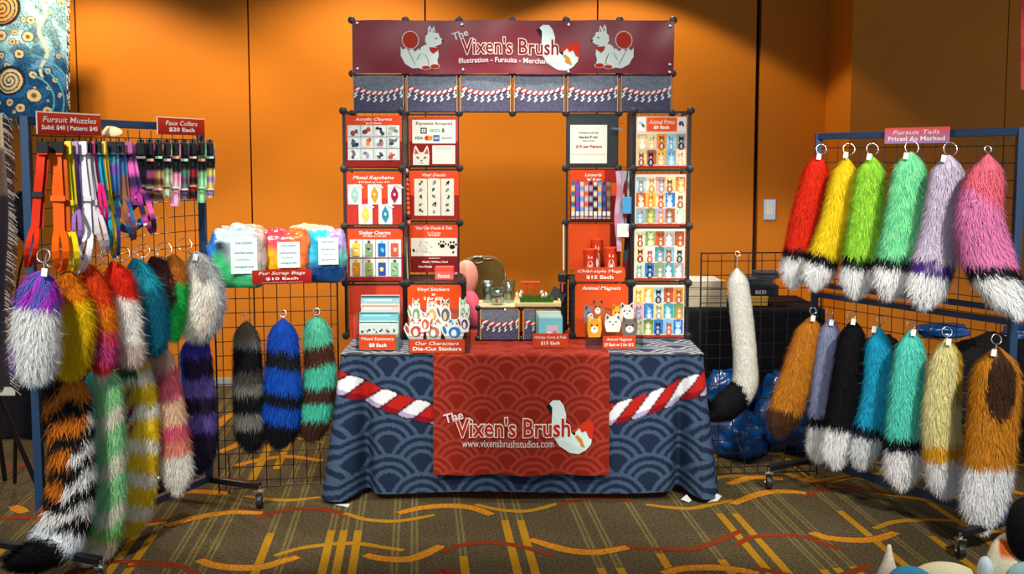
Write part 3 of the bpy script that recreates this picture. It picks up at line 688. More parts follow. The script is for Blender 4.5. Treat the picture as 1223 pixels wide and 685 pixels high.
for i in range(8):
    u = .03 + .235 * (i % 4 + .5); v = .38 if i < 4 else .75; q = fl.pt(u, v, 6)
    kt = thing('shaker_charm', f'{SN[i]} shaker charm, {words[i % 4]} in {"upper" if i < 4 else "lower"} row of its poster', 'charm', q, 'shaker charms on their poster')
    m = MB(); m.box(q + np.array([0, -.002, -.006]), (.04, .005, .07), SC_[i][0]); m.build('body', 'print', kt, bevel=.004)
    m = MB(); m.box(q + np.array([0, -.002, .036]), (.014, .004, .014), SC_[i][1]); m.build('cap', 'print', kt)
    f2 = Flat(q + np.array([-.018, -.0046, .022]), (.036, 0, 0), (0, 0, -.056), (0, -1, 0)); blob(f2, .5, .5, .42, SC_[i][1:], 0, 90 + i)
    if i == 6: f2.poly([(.5 + (.4 if j % 2 == 0 else .17) * math.sin(j * math.pi / 5), .5 - (.26 if j % 2 == 0 else .11) * math.cos(j * math.pi / 5)) for j in range(10)], (244, 220, 120), 8)
    f2.build('filling', kt)
# 6 car decals
t, fl = poster('vinyl banner decals poster with black paw prints on a cream band', 490, 268, 547, 325, PA, (216, 70, 32), (128, 20, 18))
fl.text('Vinyl Car Decals & Tails', .12, .04, .88, .12, WHT, 2, .01, .3); fl.text('6 x 12 inches', .36, .15, .64, .19, WHT, 2, .02); fl.text('$12 Each', .38, .2, .62, .245, WHT, 2, .03)
fl.rect(0, .25, 1, .3, (216, 70, 32), 1); fl.rect(.02, .28, .98, .66, (222, 216, 196), 2); fl.rect(0, .66, 1, 1, (120, 18, 18), 1)
for (u, v, r) in ((.67, .41, .055), (.88, .43, .06)):
    fl.ell(u, v + .035, r, r * .8, (16, 18, 30), 3)
    for j in range(4): fl.ell(u + r * 1.5 * math.sin(-1.1 + .73 * j), v + .03 - r * 1.6 * math.cos(-1.1 + .73 * j), r * .36, r * .45, (16, 18, 30), 3, n=9)
fl.ell(.07, .54, .025, .04, (30, 30, 34), 3, rot=-.4); fl.ell(.9, .58, .02, .03, (20, 20, 30), 3, rot=.5)
rd = random.Random(3)
for j in range(30): fl.ell(.12 + rd.random() * .35, .36 + rd.random() * .24, .006 + rd.random() * .008, .005 + rd.random() * .006, (110, 100, 90), 3, n=6)
fl.text('Custom', .38, .69, .62, .71, WHT, 2, .03); fl.text('Black | White | Red', .25, .76, .78, .81, WHT, 2, .02); fl.text('New Decals', .17, .86, .45, .9, WHT, 2, .03); fl.build('artwork', t)
# 7 blank red back board behind stationery, 8 sticker board
t, fl = poster('plain brick red board behind the blue stationery packs', 418, 341, 481, 404, PO + .006, (196, 60, 34), (140, 26, 22))
t, fl = poster('vinyl stickers poster above a clear box of fox stickers', 487, 340, 551, 404, PO, (212, 72, 18), (120, 20, 18))
fl.rect(0, .5, 1, .74, (206, 54, 22), 1)
fl.text('Vinyl Stickers', .18, .05, .78, .13, WHT, 2, .015, .2); fl.text('$5', .45, .16, .52, .2, WHT, 2, .03); fl.text('5 for $20', .30, .22, .66, .29, WHT, 2, .035); fl.build('lettering', t)
# 9 white price notice on the dark panel
t, fl = sheet('paper_notice', 'white paper notice with red line taped to the dark panel, top right', 'sign', 681, 149, 725, 195, PA - .002, (216, 220, 204))
fl.text('Keychains on this side', .24, .18, .76, .24, (50, 50, 50), 1, .02); fl.text('Rearview 8" mini', .24, .28, .74, .35, (50, 50, 50), 1, .03); fl.text('Key hooks', .34, .39, .66, .44, (70, 70, 70), 1, .02)
fl.text('$15 per Person', .15, .52, .86, .62, (176, 30, 34), 1, .04); fl.text('Please ask before handling the displays', .04, .75, .97, .78, (170, 110, 100), 1, .0); fl.build('lettering', t)
q = PY(738, 154, AY - .05); m = MB(); m.box(q, (.075, .05, .012), (200, 206, 210), 0, 0, 0, .12); m.tube([q + np.array([-.03, 0, .0]), q + np.array([-.02, .0, .035]), q + np.array([.03, 0, .03])], .002, 5)
tag(m.build('clear_clip', 'acrylic'), 'clear plastic clip holder on the dark cube panel beside the white notice', 'clip')
# 10 lanyards
t, fl = poster('lanyards poster with a row of patterned lanyards in front', 681, 203, 738, 264, PA, (206, 72, 24), (120, 20, 20))
fl.rect(0, .0, 1, .24, RED, 1); fl.rect(.72, 0, 1, .24, (150, 30, 26), 2); fl.text('Lanyards', .31, .06, .66, .14, WHT, 3, .012, .2); fl.text('$8 Each', .35, .16, .64, .21, WHT, 3, .04); fl.build('lettering', t)
LC = [('teal and cream', (30, 110, 140), (226, 180, 110)), ('purple and blue', (140, 60, 160), (80, 90, 170)), ('pale pink', (226, 190, 186), (110, 160, 200)), ('orange and red', (226, 90, 40), (190, 190, 200)),
      ('navy and lilac', (40, 32, 70), (170, 160, 190)), ('cream and black', (210, 200, 180), (40, 36, 44)), ('light blue and yellow', (90, 150, 200), (230, 170, 90)), ('dark blue', (24, 60, 120), (50, 90, 160)), ('olive and brown', (120, 120, 90), (110, 70, 50))]
for i, (nm, c1, c2) in enumerate(LC):
    x = 684.5 + i * 5.3; a = PY(x, 217, PA - .012); b = PY(x, 261, PA - .012)
    P = [a + (b - a) * k / 14 for k in range(15)]; cols = [c1 if (k // 2) % 2 == 0 else c2 for k in range(14)] + [(220, 215, 205)]
    lt = thing('lanyard', f'{nm} patterned lanyard, {["first","second","third","fourth","fifth","sixth","seventh","eighth","last"][i]} from left on the lanyards poster', 'lanyard', b, 'lanyards on the lanyard poster')
    m = MB(); m.ribbon(P, .019, .003, (1, 0, 0), cols); m.build('strap', 'print', lt)
    m = MB(); m.box(PY(x, 255, PA - .017), (.018, .004, .024), (224, 218, 206)); m.build('label_card', 'print', lt)
    m = MB(); m.tube([PY(x, 216, PA - .012), PY(x, 214, PA - .022), PY(x, 212, PA - .004)], .0018, 5); m.build('hook', 'chrome', lt)
# bundle of washi-coloured lanyards hanging on the side of the right tower
BC = [('pale pink', (204, 168, 184), (190, 130, 150)), ('lilac grey', (176, 160, 186), (206, 190, 200)), ('cream with a red patch', (206, 190, 186), (190, 40, 40)), ('dark teal', (70, 84, 90), (120, 40, 50)), ('white', (214, 206, 206), (226, 214, 210))]
for i, (nm, c1, c2) in enumerate(BC):
    x = 738 + i * 3.2; yb = [300, 283, 284, 322, 286][i]; d = OY + .10 + .02 * i - .03
    P = [PY(x + 1.5 * math.sin(k * .5 + i), 204 + (yb - 204) * k / 16, d) for k in range(17)]
    lt = thing('hanging_lanyard', f'{nm} lanyard in the bundle hanging beside the animal print boards', 'lanyard', P[-1], 'lanyards bundled beside the print boards')
    m = MB(); m.ribbon(P, .026, .004, (1, .25, 0), [c1 if (k // 3) % 2 == 0 else c2 for k in range(17)]); m.build('strap', 'print', lt)
    m = MB(); m.tube([P[0] + np.array([0, 0, .0]), P[0] + np.array([0, -.01, .02]), P[0] + np.array([.01, .01, .025])], .002, 5); m.build('hook', 'chrome', lt)
for (x, y, w, h, c, nm) in ((744, 275, 14, 16, (222, 212, 204), 'cream'), (749, 245, 11, 20, (70, 150, 196), 'sky blue')):
    q = PY(x, y, OY + .03); m = MB(); m.box(q, (w * .0045, .006, h * .0045), c); o = m.build('card_pack', 'print', bevel=.002); tag(o, f'{nm} card packet hanging among the lanyards beside the print boards', 'packet')
# 11 shelf with mugs and small sign
t, fl = poster('plain orange board behind the red cups on the right shelf', 679, 267, 728, 322, PA, (206, 72, 22))
t, fl = poster('dark red board strip beside the orange board on the right shelf', 728.5, 267, 741, 318, PA, (120, 20, 20))
SHZ = NZ[1] + .008
def cup(x, w, ytop, label, Y):
    a = PY(x - w / 2, ytop, Y); b = PY(x + w / 2, ytop, Y); z1 = a[2]; z0 = SHZ; r = (b[0] - a[0]) / 2; c = ((a[0] + b[0]) / 2, Y, 0)
    t = thing('printed_cup', label, 'cup', (c[0], Y, z0), 'orange cups on the right shelf')
    m = MB(); m.lathe([(r * .72, z0), (r * .8, z0 + .02), (r * .98, z1 - .006), (r, z1), (r * .92, z1), (r * .72, z0 + .01), (0.001, z0 + .01)], c, 24, 'z', (196, 56, 20)); m.build('cup_body', 'print', t, smooth=True)
    fl = Flat((c[0] - r * .55, Y - r * .86, z1 - .03), (r * 1.1, 0, 0), (0, 0, z0 - z1 + .035), (0, -1, 0), .001)
    fl.text('fox', .2, .0, .8, .16, (240, 214, 204), 2, .02); P = []
    for k in range(16): an = k / 16 * 2 * math.pi; P.append((.5 + .36 * math.cos(an), .52 + .3 * math.sin(an)))
    for k in range(16):
        p, q2 = P[k], P[(k + 1) % 16]; d = .84; fl.poly([p, q2, (.5 + (q2[0] - .5) * d, .52 + (q2[1] - .52) * d), (.5 + (p[0] - .5) * d, .52 + (p[1] - .52) * d)], (240, 214, 204), 1)
    fl.poly([(.3, .62), (.34, .36), (.44, .46), (.56, .46), (.66, .36), (.7, .62), (.5, .74)], (240, 206, 196), 2); fl.text('brush', .12, .84, .88, .98, (240, 214, 204), 2, .02); fl.build('fox_print', t)
cup(704.5, 17, 297, 'orange cup with white fox print at the left of the shelf', 5.92); cup(729.5, 18, 295, 'orange cup with white fox print at the right of the shelf', 5.93); cup(713, 15, 285, 'orange cup standing behind the other two on the shelf', 6.03)
def sign(label, x0, y0, x1, y1, Y, l1, l2, col=(196, 64, 24), it=.2, name='price_sign', white_edge=False, col2=None, l3=None, A=None, B=None, off=0.):
    """small two-line price card; A,B give the plane when it hangs on a slanting rack"""
    if A is None: P = [PY(x, y, Y) for x, y in ((x0, y0), (x1, y0), (x0, y1), (x1, y1))]
    else: P = [PL(x, y, A, B, off) for x, y in ((x0, y0), (x1, y0), (x0, y1), (x1, y1))]
    O = (P[0] + P[0] * 0); U = (P[1] - P[0] + P[3] - P[2]) / 2; U[2] = 0; z1 = (P[0][2] + P[1][2]) / 2; z0 = (P[2][2] + P[3][2]) / 2; O = P[0].copy(); O[2] = z1
    N = np.array([U[1], -U[0], 0]) / np.hypot(U[0], U[1]); V = np.array([0, 0, z0 - z1])
    t = thing(name, label, 'sign', O + U / 2 + V, 'small red price signs')
    m = MB(); b = [O, O + U, O + U + V, O + V]; m.add([q for q in b] + [q - N * .003 for q in b], [(3, 2, 1, 0), (4, 5, 6, 7), (0, 1, 5, 4), (1, 2, 6, 5), (2, 3, 7, 6), (3, 0, 4, 7)], col)
    if col2:
        m.c = [L4(col), L4(col), L4(col2), L4(col2)] * 2
    m.build('card', 'print', t)
    fl = Flat(O, U, V, N)
    if white_edge: fl.rect(-.02, -.03, 0, 1.0, (236, 226, 216), 1); fl.rect(-.02, -.06, 1, 0, (236, 206, 186), 1)
    n1 = min(.46, .028 * len(l1)); n2 = min(.44, .034 * len(l2)); a = .12 if l3 else .16
    fl.text(l1, .5 - n1, a, .5 + n1, a + .27, WHT, 2, .004, it); fl.text(l2, .5 - n2, a + .40, .5 + n2, a + .68 if not l3 else a + .60, (244, 238, 226), 2, .018)
    if l3: fl.text(l3, .15, .84, .85, .92, (226, 180, 170), 2, .01)
    fl.build('lettering', t); return t
sign('red price sign for the orange cups, on the right shelf edge', 687, 319, 746, 336, OY - .004, 'Chibi-style Mugs', '$15 Each')
# 12 magnets board
t, fl = poster('orange-red animal magnets poster behind the clear box of magnets', 687, 339, 750, 402, PO, (204, 72, 20))
fl.text('Animal Magnets', .12, .04, .86, .13, WHT, 2, .01, .2); fl.build('lettering', t)
# the white edge of a tall card at the left side of the right inner column
a = PY(673, 268, 6.0); b = PY(673, 322, 6.0); m = MB(); m.beam(a, b, .028, .006, (226, 228, 216)); tag(m.build('white_card_strip', 'white_card'), 'narrow white card strip standing upright left of the orange board', 'card')
m = MB(); a = PY(484, 268, 5.97); b = PY(487.5, 334, 5.97); m.beam(a, b, .02, .006, (206, 186, 166)); tag(m.build('beige_card_strip', 'print'), 'narrow beige card strip between the left poster columns', 'card')
# bead string between left columns
bt = thing('bead_string', 'string of coral, black and pink beads hanging between the left poster columns', 'beads', PY(488, 265, 5.98))
m = MB(); cs = [(226, 150, 160), (40, 26, 40), (236, 80, 40), (236, 100, 60), (60, 20, 40), (226, 120, 120)]
for k in range(12): m.ell(PY(485.5 + k * .25, 204 + k * 5.6, 5.98), (.011, .01, .014), cs[k % 6] if 3 > k or k > 8 else (232, 84, 44), 10, 6)
m.build('beads', 'print', bt, smooth=True)
# ---- the boards of small animal prints (right outer column), every print its own card
BG = {'tan': (226, 196, 130), 'peach': (240, 196, 150), 'orange': (224, 134, 50), 'sky blue': (120, 176, 206), 'pale blue': (170, 206, 214), 'green': (110, 150, 90), 'cream': (236, 220, 186), 'brown': (150, 84, 44), 'rust': (190, 84, 44),
      'grey': (150, 150, 146), 'mint': (170, 206, 176), 'blue': (50, 110, 176), 'pink': (222, 160, 156), 'gold': (226, 164, 50), 'navy': (30, 50, 90), 'black': (40, 36, 44), 'teal': (60, 150, 160), 'lilac': (170, 150, 190), 'dark red': (120, 40, 36), 'white': (230, 228, 220)}
def board(label, x0, y0, x1, y1, rows, header=None, bname='upper'):
    t, fl = sheet('print_board', label, 'display board', x0, y0, x1, y1, PO + .004, (222, 196, 176), group='boards of small animal prints')
    H = y1 - y0
    if header:
        fl.rect(.20, .02, .80, .29, (226, 84, 26), 1); fl.text('Animal Prints', .25, .06, .76, .15, (250, 210, 180), 2, .01, .2); fl.text('$5 Each', .34, .18, .65, .25, (250, 240, 220), 2, .04)
        for a, b, cs in ((.02, .18, [(170, 196, 200), (60, 90, 110), (230, 230, 220)]), (.82, .98, [(90, 80, 100), (50, 44, 60), (230, 220, 210)])):
            fl.rect(a, .02, b, .29, cs[2], 1); blob(fl, (a + b) / 2, .15, .07, cs[:2], 2, int(a * 100))
    fl.rect(0, .965, 1, 1, (170, 44, 30), 1); fl.build('header_artwork' if header else 'edge_print', t)
    nr = len(rows); top = .32 if header else .03; hh = (.955 - top) / nr
    for r, row in enumerate(rows):
        for c, (bg, fg) in enumerate(row):
            u = .015 + .194 * (c + .5); v = top + hh * (r + .5); q = fl.pt(u, v, 4); w = .184 * np.linalg.norm(fl.U); h = hh * .88 * np.linalg.norm(fl.V)
            rw = ['top', 'middle', 'bottom'][r] if nr == 3 else ['top', 'bottom'][r]
            ct = thing('animal_print', f'{fg} creature on {bg} print, {["first","second","third","fourth","last"][c]} in {rw} row of the {bname} print board', 'art print', q + np.array([0, 0, -h / 2]), 'small animal prints')
            m = MB(); m.box(q, (w, .0012, h), BG[bg]); m.build('card', 'print', ct)
            f2 = Flat(q + np.array([-w / 2, -.0008, h / 2]), (w, 0, 0), (0, 0, -h), (0, -1, 0), .0003); rd = random.Random(r * 31 + c * 7 + len(label)); fc = np.array(BG[fg], float); dk = fc * .55; lt = np.minimum(fc * .4 + 150, 245)
            if rd.random() < .6: f2.rect(0, .0, 1, .22 + .1 * rd.random(), np.array(BG[bg]) * .78 + np.array([20, 40, 40]) * rd.random(), 1)
            cx = .5 + rd.uniform(-.1, .1); hy = .42 + rd.uniform(-.06, .06); f2.ell(cx, .86, .33, .26, fc, 2); f2.ell(cx, hy, .27, .21, fc, 3)
            for s_ in (-1, 1): f2.poly([(cx + s_ * .08, hy - .15), (cx + s_ * (.2 + .06 * rd.random()), hy - .33), (cx + s_ * .26, hy - .06)], dk if rd.random() < .5 else fc, 3)
            f2.ell(cx, hy + .09, .14, .1, lt, 4)
            for s_ in (-1, 1): f2.ell(cx + s_ * .11, hy - .02, .04, .035, (30, 24, 24), 5, n=6)
            f2.ell(cx, .88, .15, .17, lt, 4); f2.build('picture', ct)
board('top board of small animal prints with an orange price header', 760, 139, 820, 200, [[('tan', 'cream'), ('peach', 'tan'), ('orange', 'brown'), ('pale blue', 'sky blue'), ('grey', 'black')], [('tan', 'brown'), ('rust', 'black'), ('gold', 'peach'), ('sky blue', 'pale blue'), ('cream', 'peach')]], True, 'highest')
board('second board of small animal prints, below the priced one', 758.5, 208, 819, 269, [[('pale blue', 'grey'), ('cream', 'orange'), ('pink', 'grey'), ('tan', 'brown'), ('orange', 'tan')], [('rust', 'peach'), ('gold', 'orange'), ('peach', 'rust'), ('blue', 'pale blue'), ('cream', 'brown')], [('grey', 'sky blue'), ('green', 'gold'), ('lilac', 'orange'), ('brown', 'grey'), ('mint', 'cream')]], False, 'second')
board('third board of small animal prints, just above the lowest', 757.5, 273, 818, 334, [[('cream', 'brown'), ('green', 'tan'), ('rust', 'brown'), ('grey', 'white'), ('brown', 'rust')], [('tan', 'dark red'), ('white', 'rust'), ('teal', 'grey'), ('sky blue', 'brown'), ('cream', 'black')], [('mint', 'grey'), ('blue', 'navy'), ('green', 'grey'), ('teal', 'white'), ('grey', 'white')]], False, 'third')
board('lowest board of small animal prints, resting near the tabletop', 756, 340, 817, 402, [[('tan', 'gold'), ('gold', 'cream'), ('pale blue', 'black'), ('rust', 'brown'), ('orange', 'brown')], [('pink', 'lilac'), ('blue', 'sky blue'), ('tan', 'grey'), ('teal', 'pale blue'), ('green', 'orange')], [('cream', 'tan'), ('green', 'tan'), ('blue', 'navy'), ('sky blue', 'rust'), ('blue', 'pale blue')]], False, 'lowest')
# ================================================================== THINGS ON THE TABLE
def tray_box(x0, x1, y0, y1, Y, depth, name, label, lip=.35):
    """clear acrylic bin: base, back, sides and a low front lip"""
    X0, X1, z0, z1 = frame_px(x0, y0, x1, y1, Y); z0 = TZ + .009
    t = thing(name, label, 'display holder', ((X0 + X1) / 2, Y + depth / 2, z0)); m = MB(); th = .003; xc = (X0 + X1) / 2; w = X1 - X0
    m.box((xc, Y + depth / 2, z0 + th / 2), (w, depth, th)); m.box((xc, Y + depth, (z0 + z1) / 2), (w, th, z1 - z0))
    for x in (X0, X1): m.box((x, Y + depth / 2, z0 + (z1 - z0) * .4), (th, depth, (z1 - z0) * .8))
    m.box((xc, Y, z0 + (z1 - z0) * lip / 2), (w, th, (z1 - z0) * lip)); m.build('acrylic_shell', 'acrylic', t); return t, X0, X1, z0, z1
# blue stationery packs
hY = PZ(450, 418, .75)[1] + .008
t, X0, X1, z0, z1 = tray_box(425, 477, 362, 417, hY, .16, 'acrylic_bin', 'clear bin of blue stationery packs at the left end of the table')
for i, (c, c2, yt) in enumerate([((150, 186, 190), (60, 90, 100), 352), ((206, 190, 176), (200, 150, 130), 363), ((120, 184, 190), (70, 110, 120), 372), ((196, 206, 196), (60, 96, 96), 383)]):
    Yp = hY + .13 - i * .035; zt = PY(450, yt, Yp)[2]; xo = (X0 + X1) / 2 + .004 * (i % 2)
    pt = thing('stationery_pack', f'blue sealed stationery pack, {["rearmost", "second from rear", "third from rear", "foremost"][i]} in the left clear bin', 'stationery', (xo, Yp, z0 + .004), 'stationery packs in the left bin')
    m = MB(); m.box((xo, Yp, (z0 + zt) / 2 + .002), (X1 - X0 - .02, .012, zt - z0 - .004), c); m.build('pack', 'print', pt, bevel=.003)
    f2 = Flat((X0 + .012, Yp - .0065, zt - .002), (X1 - X0 - .024, 0, 0), (0, 0, z0 - zt), (0, -1, 0)); f2.rect(0, 0, 1, .045, c2, 1); f2.rect(.1, .07, .8, .11, np.minimum(np.array(c) + 40, 245), 1)
    if i == 3:
        for k in range(6): blob(f2, .1 + .16 * k, .32, .06, [(60, 96, 96), (220, 226, 214), (150, 190, 180), (40, 50, 60)], 2, k)
        for k in range(5): blob(f2, .16 + .16 * k, .52, .06, [(90, 120, 120), (226, 226, 214), (60, 70, 80)], 2, k + 9)
    f2.build('cover_print', pt)
sign('red price sign in front of the blue stationery packs', 429, 399.5, 473, 417.5, hY - .006, 'Mixed Stationery', '$8 Each')
# fox stickers
hY = PZ(520, 421.5, .75)[1] + .008
t, X0, X1, z0, z1 = tray_box(488, 561, 372, 422, hY, .13, 'acrylic_bin', 'clear bin of white-edged fox stickers left of the red runner', .42)
ST = [(497, 368, 14, 26, (226, 220, 200), (120, 150, 110), 'a tall thin creature'), (516, 369, 16, 26, (230, 220, 210), (226, 170, 90), 'a yellow-hooded creature'), (532, 368, 15, 26, (226, 190, 150), (90, 100, 110), 'a crouching grey creature'), (553, 367, 11, 26, (200, 220, 190), (130, 190, 130), 'a green-eared creature'),
      (497, 389, 20, 22, (232, 224, 214), (190, 70, 50), 'a white creature with red chest'), (518, 390, 20, 22, (230, 224, 216), (190, 110, 80), 'a curled-up brown creature'), (543, 390, 22, 22, (226, 230, 230), (40, 120, 190), 'a creature in a blue coat'), (508, 381, 13, 20, (224, 214, 204), (200, 90, 60), 'a small sitting creature'), (555, 381, 12, 20, (226, 226, 214), (110, 60, 80), 'a dark-eared creature')]
for i, (x, y, w, h, c, c2, nm) in enumerate(ST):
    Yp = hY + .10 - (.055 if y > 379 else 0) - .004 * i; a = PY(x - w / 2, y - h / 2, Yp); b = PY(x + w / 2, y + h / 2, Yp)
    st = thing('fox_sticker', f'die-cut white-bordered sticker of {nm} in the clear bin', 'sticker', ((a[0] + b[0]) / 2, Yp, b[2]), 'die-cut stickers in the clear bin')
    f2 = Flat((a[0], Yp, a[2]), (b[0] - a[0], 0, 0), (0, 0, b[2] - a[2]), (0, -1, 0), .0006)
    OUT = [(.1, 1.25), (.0, .75), (.12, .5), (.1, .3), (.16, .0), (.36, .14), (.6, .13), (.78, .0), (.86, .3), (.84, .5), (1., .75), (.9, 1.25)]
    rs = random.Random(60 + i); sd = 1 if i % 2 else -1; OUT = [(min(max(u + rs.uniform(-.06, .06), -.02), 1.02), v + rs.uniform(-.05, .05)) for u, v in OUT]
    OUT = OUT[:9] + ([(1.12, .35), (1.25, .6), (1.1, .95)] if sd > 0 else []) + OUT[9:] if sd > 0 else OUT[:1] + [(-.1, .95), (-.26, .62), (-.1, .32)] + OUT[2:]
    V = [f2.pt(u, v, 0) for u, v in OUT]; m = MB(); k = len(OUT); f2.ell(.5 + .55 * sd, .68, .1, .24, c2, 1, rot=.3 * sd); m.add(V + [p + np.array([0, .0015, 0]) for p in V], [tuple(range(k)), tuple(range(k, 2 * k))[::-1]] + [(j, (j + 1) % k, k + (j + 1) % k, k + j) for j in range(k)], (234, 230, 220)); m.build('sticker_base', 'print', st)
    f2.ell(.5, .33, .28, .2, c, 1); f2.ell(.5, .8, .34, .3, c2, 1)
    for s_ in (-1, 1): f2.poly([(.5 + s_ * .1, .2), (.5 + s_ * .27, .06), (.5 + s_ * .32, .3)], c2, 2); f2.ell(.5 + s_ * .12, .32, .045, .05, (40, 34, 34), 3, n=7)
    f2.ell(.5, .44, .12, .07, (240, 236, 226), 2); f2.ell(.46, .85, .15, .2, c, 2); f2.build('drawing', st)
sign('red sticker sign along the front lip of the sticker bin', 489, 405, 555, 421, hY - .006, 'Our Characters', 'Die-Cut Stickers')
# magnets
hY = PZ(740, 417, .75)[1] + .01
t, X0, X1, z0, z1 = tray_box(701, 768, 372, 418, hY, .14, 'acrylic_bin', 'clear bin of animal magnets on the right of the table', .25)
MG = [(706, 373, 18, 22, (120, 126, 136), (60, 66, 76), 'grey'), (714, 366, 14, 22, (176, 90, 44), (70, 40, 30), 'brown and white'), (710, 388, 18, 24, (226, 156, 40), (236, 190, 90), 'golden'), (737, 373, 12, 24, (226, 156, 40), (60, 60, 66), 'orange-maned'), (732, 384, 20, 20, (230, 226, 210), (70, 70, 76), 'cream'), (749, 371, 17, 22, (206, 200, 190), (40, 42, 50), 'black and white'), (752, 388, 20, 22, (110, 96, 90), (80, 70, 66), 'charcoal')]
for i, (x, y, w, h, c, c2, nm) in enumerate(MG):
    Yp = hY + .11 - (.06 if y > 380 else 0) - .004 * i; a = PY(x - w / 2, y - h / 2, Yp); b = PY(x + w / 2, y + h / 2, Yp); b[2] = max(b[2], z0 + .004)
    st = thing('animal_magnet', f'{nm} animal head magnet standing in the clear magnet bin', 'magnet', ((a[0] + b[0]) / 2, Yp, b[2]), 'animal magnets in the clear bin')
    f2 = Flat((a[0], Yp, a[2]), (b[0] - a[0], 0, 0), (0, 0, b[2] - a[2]), (0, -1, 0), .0006)
    OUT = [(.12, 1.1), (.02, .7), (.05, .35), (.1, .02), (.34, .18), (.66, .18), (.9, .02), (.95, .35), (.98, .7), (.88, 1.1)]
    V = [f2.pt(u, v, 0) for u, v in OUT]; m = MB(); k = len(OUT); m.add(V + [p + np.array([0, .004, 0]) for p in V], [tuple(range(k)), tuple(range(k, 2 * k))[::-1]] + [(j, (j + 1) % k, k + (j + 1) % k, k + j) for j in range(k)], c); m.build('magnet_body', 'print', st)
    for s_ in (-1, 1): f2.poly([(.5 + s_ * .2, .22), (.5 + s_ * .37, .1), (.5 + s_ * .4, .4)], c2, 1); f2.ell(.5 + s_ * .18, .5, .06, .05, (24, 22, 24), 3, n=7)
    f2.ell(.5, .72, .24, .18, (232, 226, 214), 2); f2.ell(.5, .66, .06, .04, (40, 30, 30), 3, n=7); f2.build('face', st)
sign('red price sign leaning on the clear magnet bin', 720, 401, 759, 416, hY - .008, 'Animal Magnets', '$7 Each or 2 for $12')
# the two little cubes in the middle
mY = 5.74; MZ0 = TZ + .012
ms = thing('small_cube_stand', 'low black-cornered double cube stand in the middle of the table', 'display stand', (PY(625, 400, mY)[0], mY, MZ0))
mx = [PY(x, 380, mY)[0] for x in (571, 622.5, 668)]; mz1 = PY(600, 367.5, mY)[2]
for a, b in zip(mx[:-1], mx[1:]):
    m = MB()
    for y in (mY, mY + .26):
        m.beam((a, y, MZ0), (b, y, MZ0), .006); m.beam((a, y, mz1), (b, y, mz1), .006)
    for x in (a, b): m.beam((x, mY, MZ0), (x, mY + .26, MZ0), .006); m.beam((x, mY, mz1), (x, mY + .26, mz1), .006)
    for x in (a, b):
        for y in (mY, mY + .26): m.beam((x, y, MZ0), (x, y, mz1), .006)
    m.build('wire_frame', 'black_metal', ms); m = MB(); m.box(((a + b) / 2, mY + .13, mz1 + .006), (b - a, .27, .006)); m.build('top_shelf', 'tan_wood' if a > mx[0] else 'wood_box', ms)
for x in mx:
    for z in (MZ0 + .008, mz1): m = MB(); m.lathe([(.004, -.014), (.014, -.012), (.016, 0), (.014, .012), (.004, .014)], (x, mY - .006, z), 12, 'y'); m.build('connector', 'black_plastic', ms, smooth=True)
rope_cloth('rope_print_panel', 'grey speckled cloth with rope and tassels on the left small cube', mx[0] + .012, mx[1] - .012, MZ0 + .004, mz1 - .008, mY - .012, 'rope print cloths on the small cubes', 6, ntas=7)
rope_cloth('rope_print_panel', 'grey speckled cloth on the right small cube, half hidden by teal packs', mx[1] + .012, mx[2] - .012, MZ0 + .004, mz1 - .008, mY - .012, 'rope print cloths on the small cubes', 6, ntas=5)
# glass dishes with pins
sz = mz1 + .0095
for (x, w, yt, Y, lab) in ((594, 20, 343, 5.80, 'clear glass tumbler of pink and white candies on the small cube'), (583, 17, 335, 5.90, 'clear ribbed glass dish left of the candy tumbler'), (607, 18, 335, 5.90, 'clear ribbed glass dish behind the candy tumbler')):
    q = PY(x, yt, Y); r = w / 2 * Y / F; gt = thing('glass_dish', lab, 'glass', (q[0], Y, sz), 'glass dishes on the small cube')
    m = MB(); m.lathe([(r * .7, sz), (r * .8, sz + .01), (r * .85, (sz + q[2]) / 2), (r * 1.02, q[2]), (r * .95, q[2]), (r * .78, (sz + q[2]) / 2), (r * .7, sz + .012), (.001, sz + .01)], (q[0], Y, 0), 16); m.build('glass_wall', 'glass', gt, smooth=True)
    if x == 594:
        rd = random.Random(5)
        for k in range(16):
            a = rd.uniform(0, 6.28); rr = r * .6 * math.sqrt(rd.random()); m = MB(); c = [(236, 150, 120), (240, 236, 226), (200, 60, 60), (236, 190, 160)][k % 4]
            m.ell((q[0] + rr * math.cos(a), Y + rr * math.sin(a), sz + .022 + .004 * (k // 5)), (.009, .008, .006), c, 8, 6)
            tag(m.build('candy', 'print', smooth=True), 'small pink or white candy lying in the glass tumbler', 'candy', 'candies in the glass tumbler')
# grass tray with torii gate and foxes
q = PY(645, 358, mY + .10); tr = thing('wooden_tray', 'pale wooden tray holding a mat of fake grass on the small cube', 'tray', (q[0], mY + .13, sz))
X0 = PY(616, 362, mY)[0]; X1 = PY(669, 362, mY)[0]; xc = (X0 + X1) / 2; w = X1 - X0
m = MB(); m.box((xc, mY + .11, sz + .004), (w, .26, .008)); m.box((xc, mY - .015, sz + .01), (w, .012, .02))
m.box((xc, mY + .235, sz + .01), (w, .012, .02)); m.box((X0, mY + .11, sz + .01), (.01, .26, .02)); m.box((X1, mY + .11, sz + .01), (.01, .26, .02)); m.build('tray_body', 'tan_wood', tr, bevel=.002)
gm = MB(); rd = random.Random(2)
gx0, gx1 = PY(617, 355, mY + .05)[0] + .02, PY(664, 355, mY + .05)[0] - .015
gm.box(((gx0 + gx1) / 2, mY + .12, sz + .012), (gx1 - gx0, .17, .012))
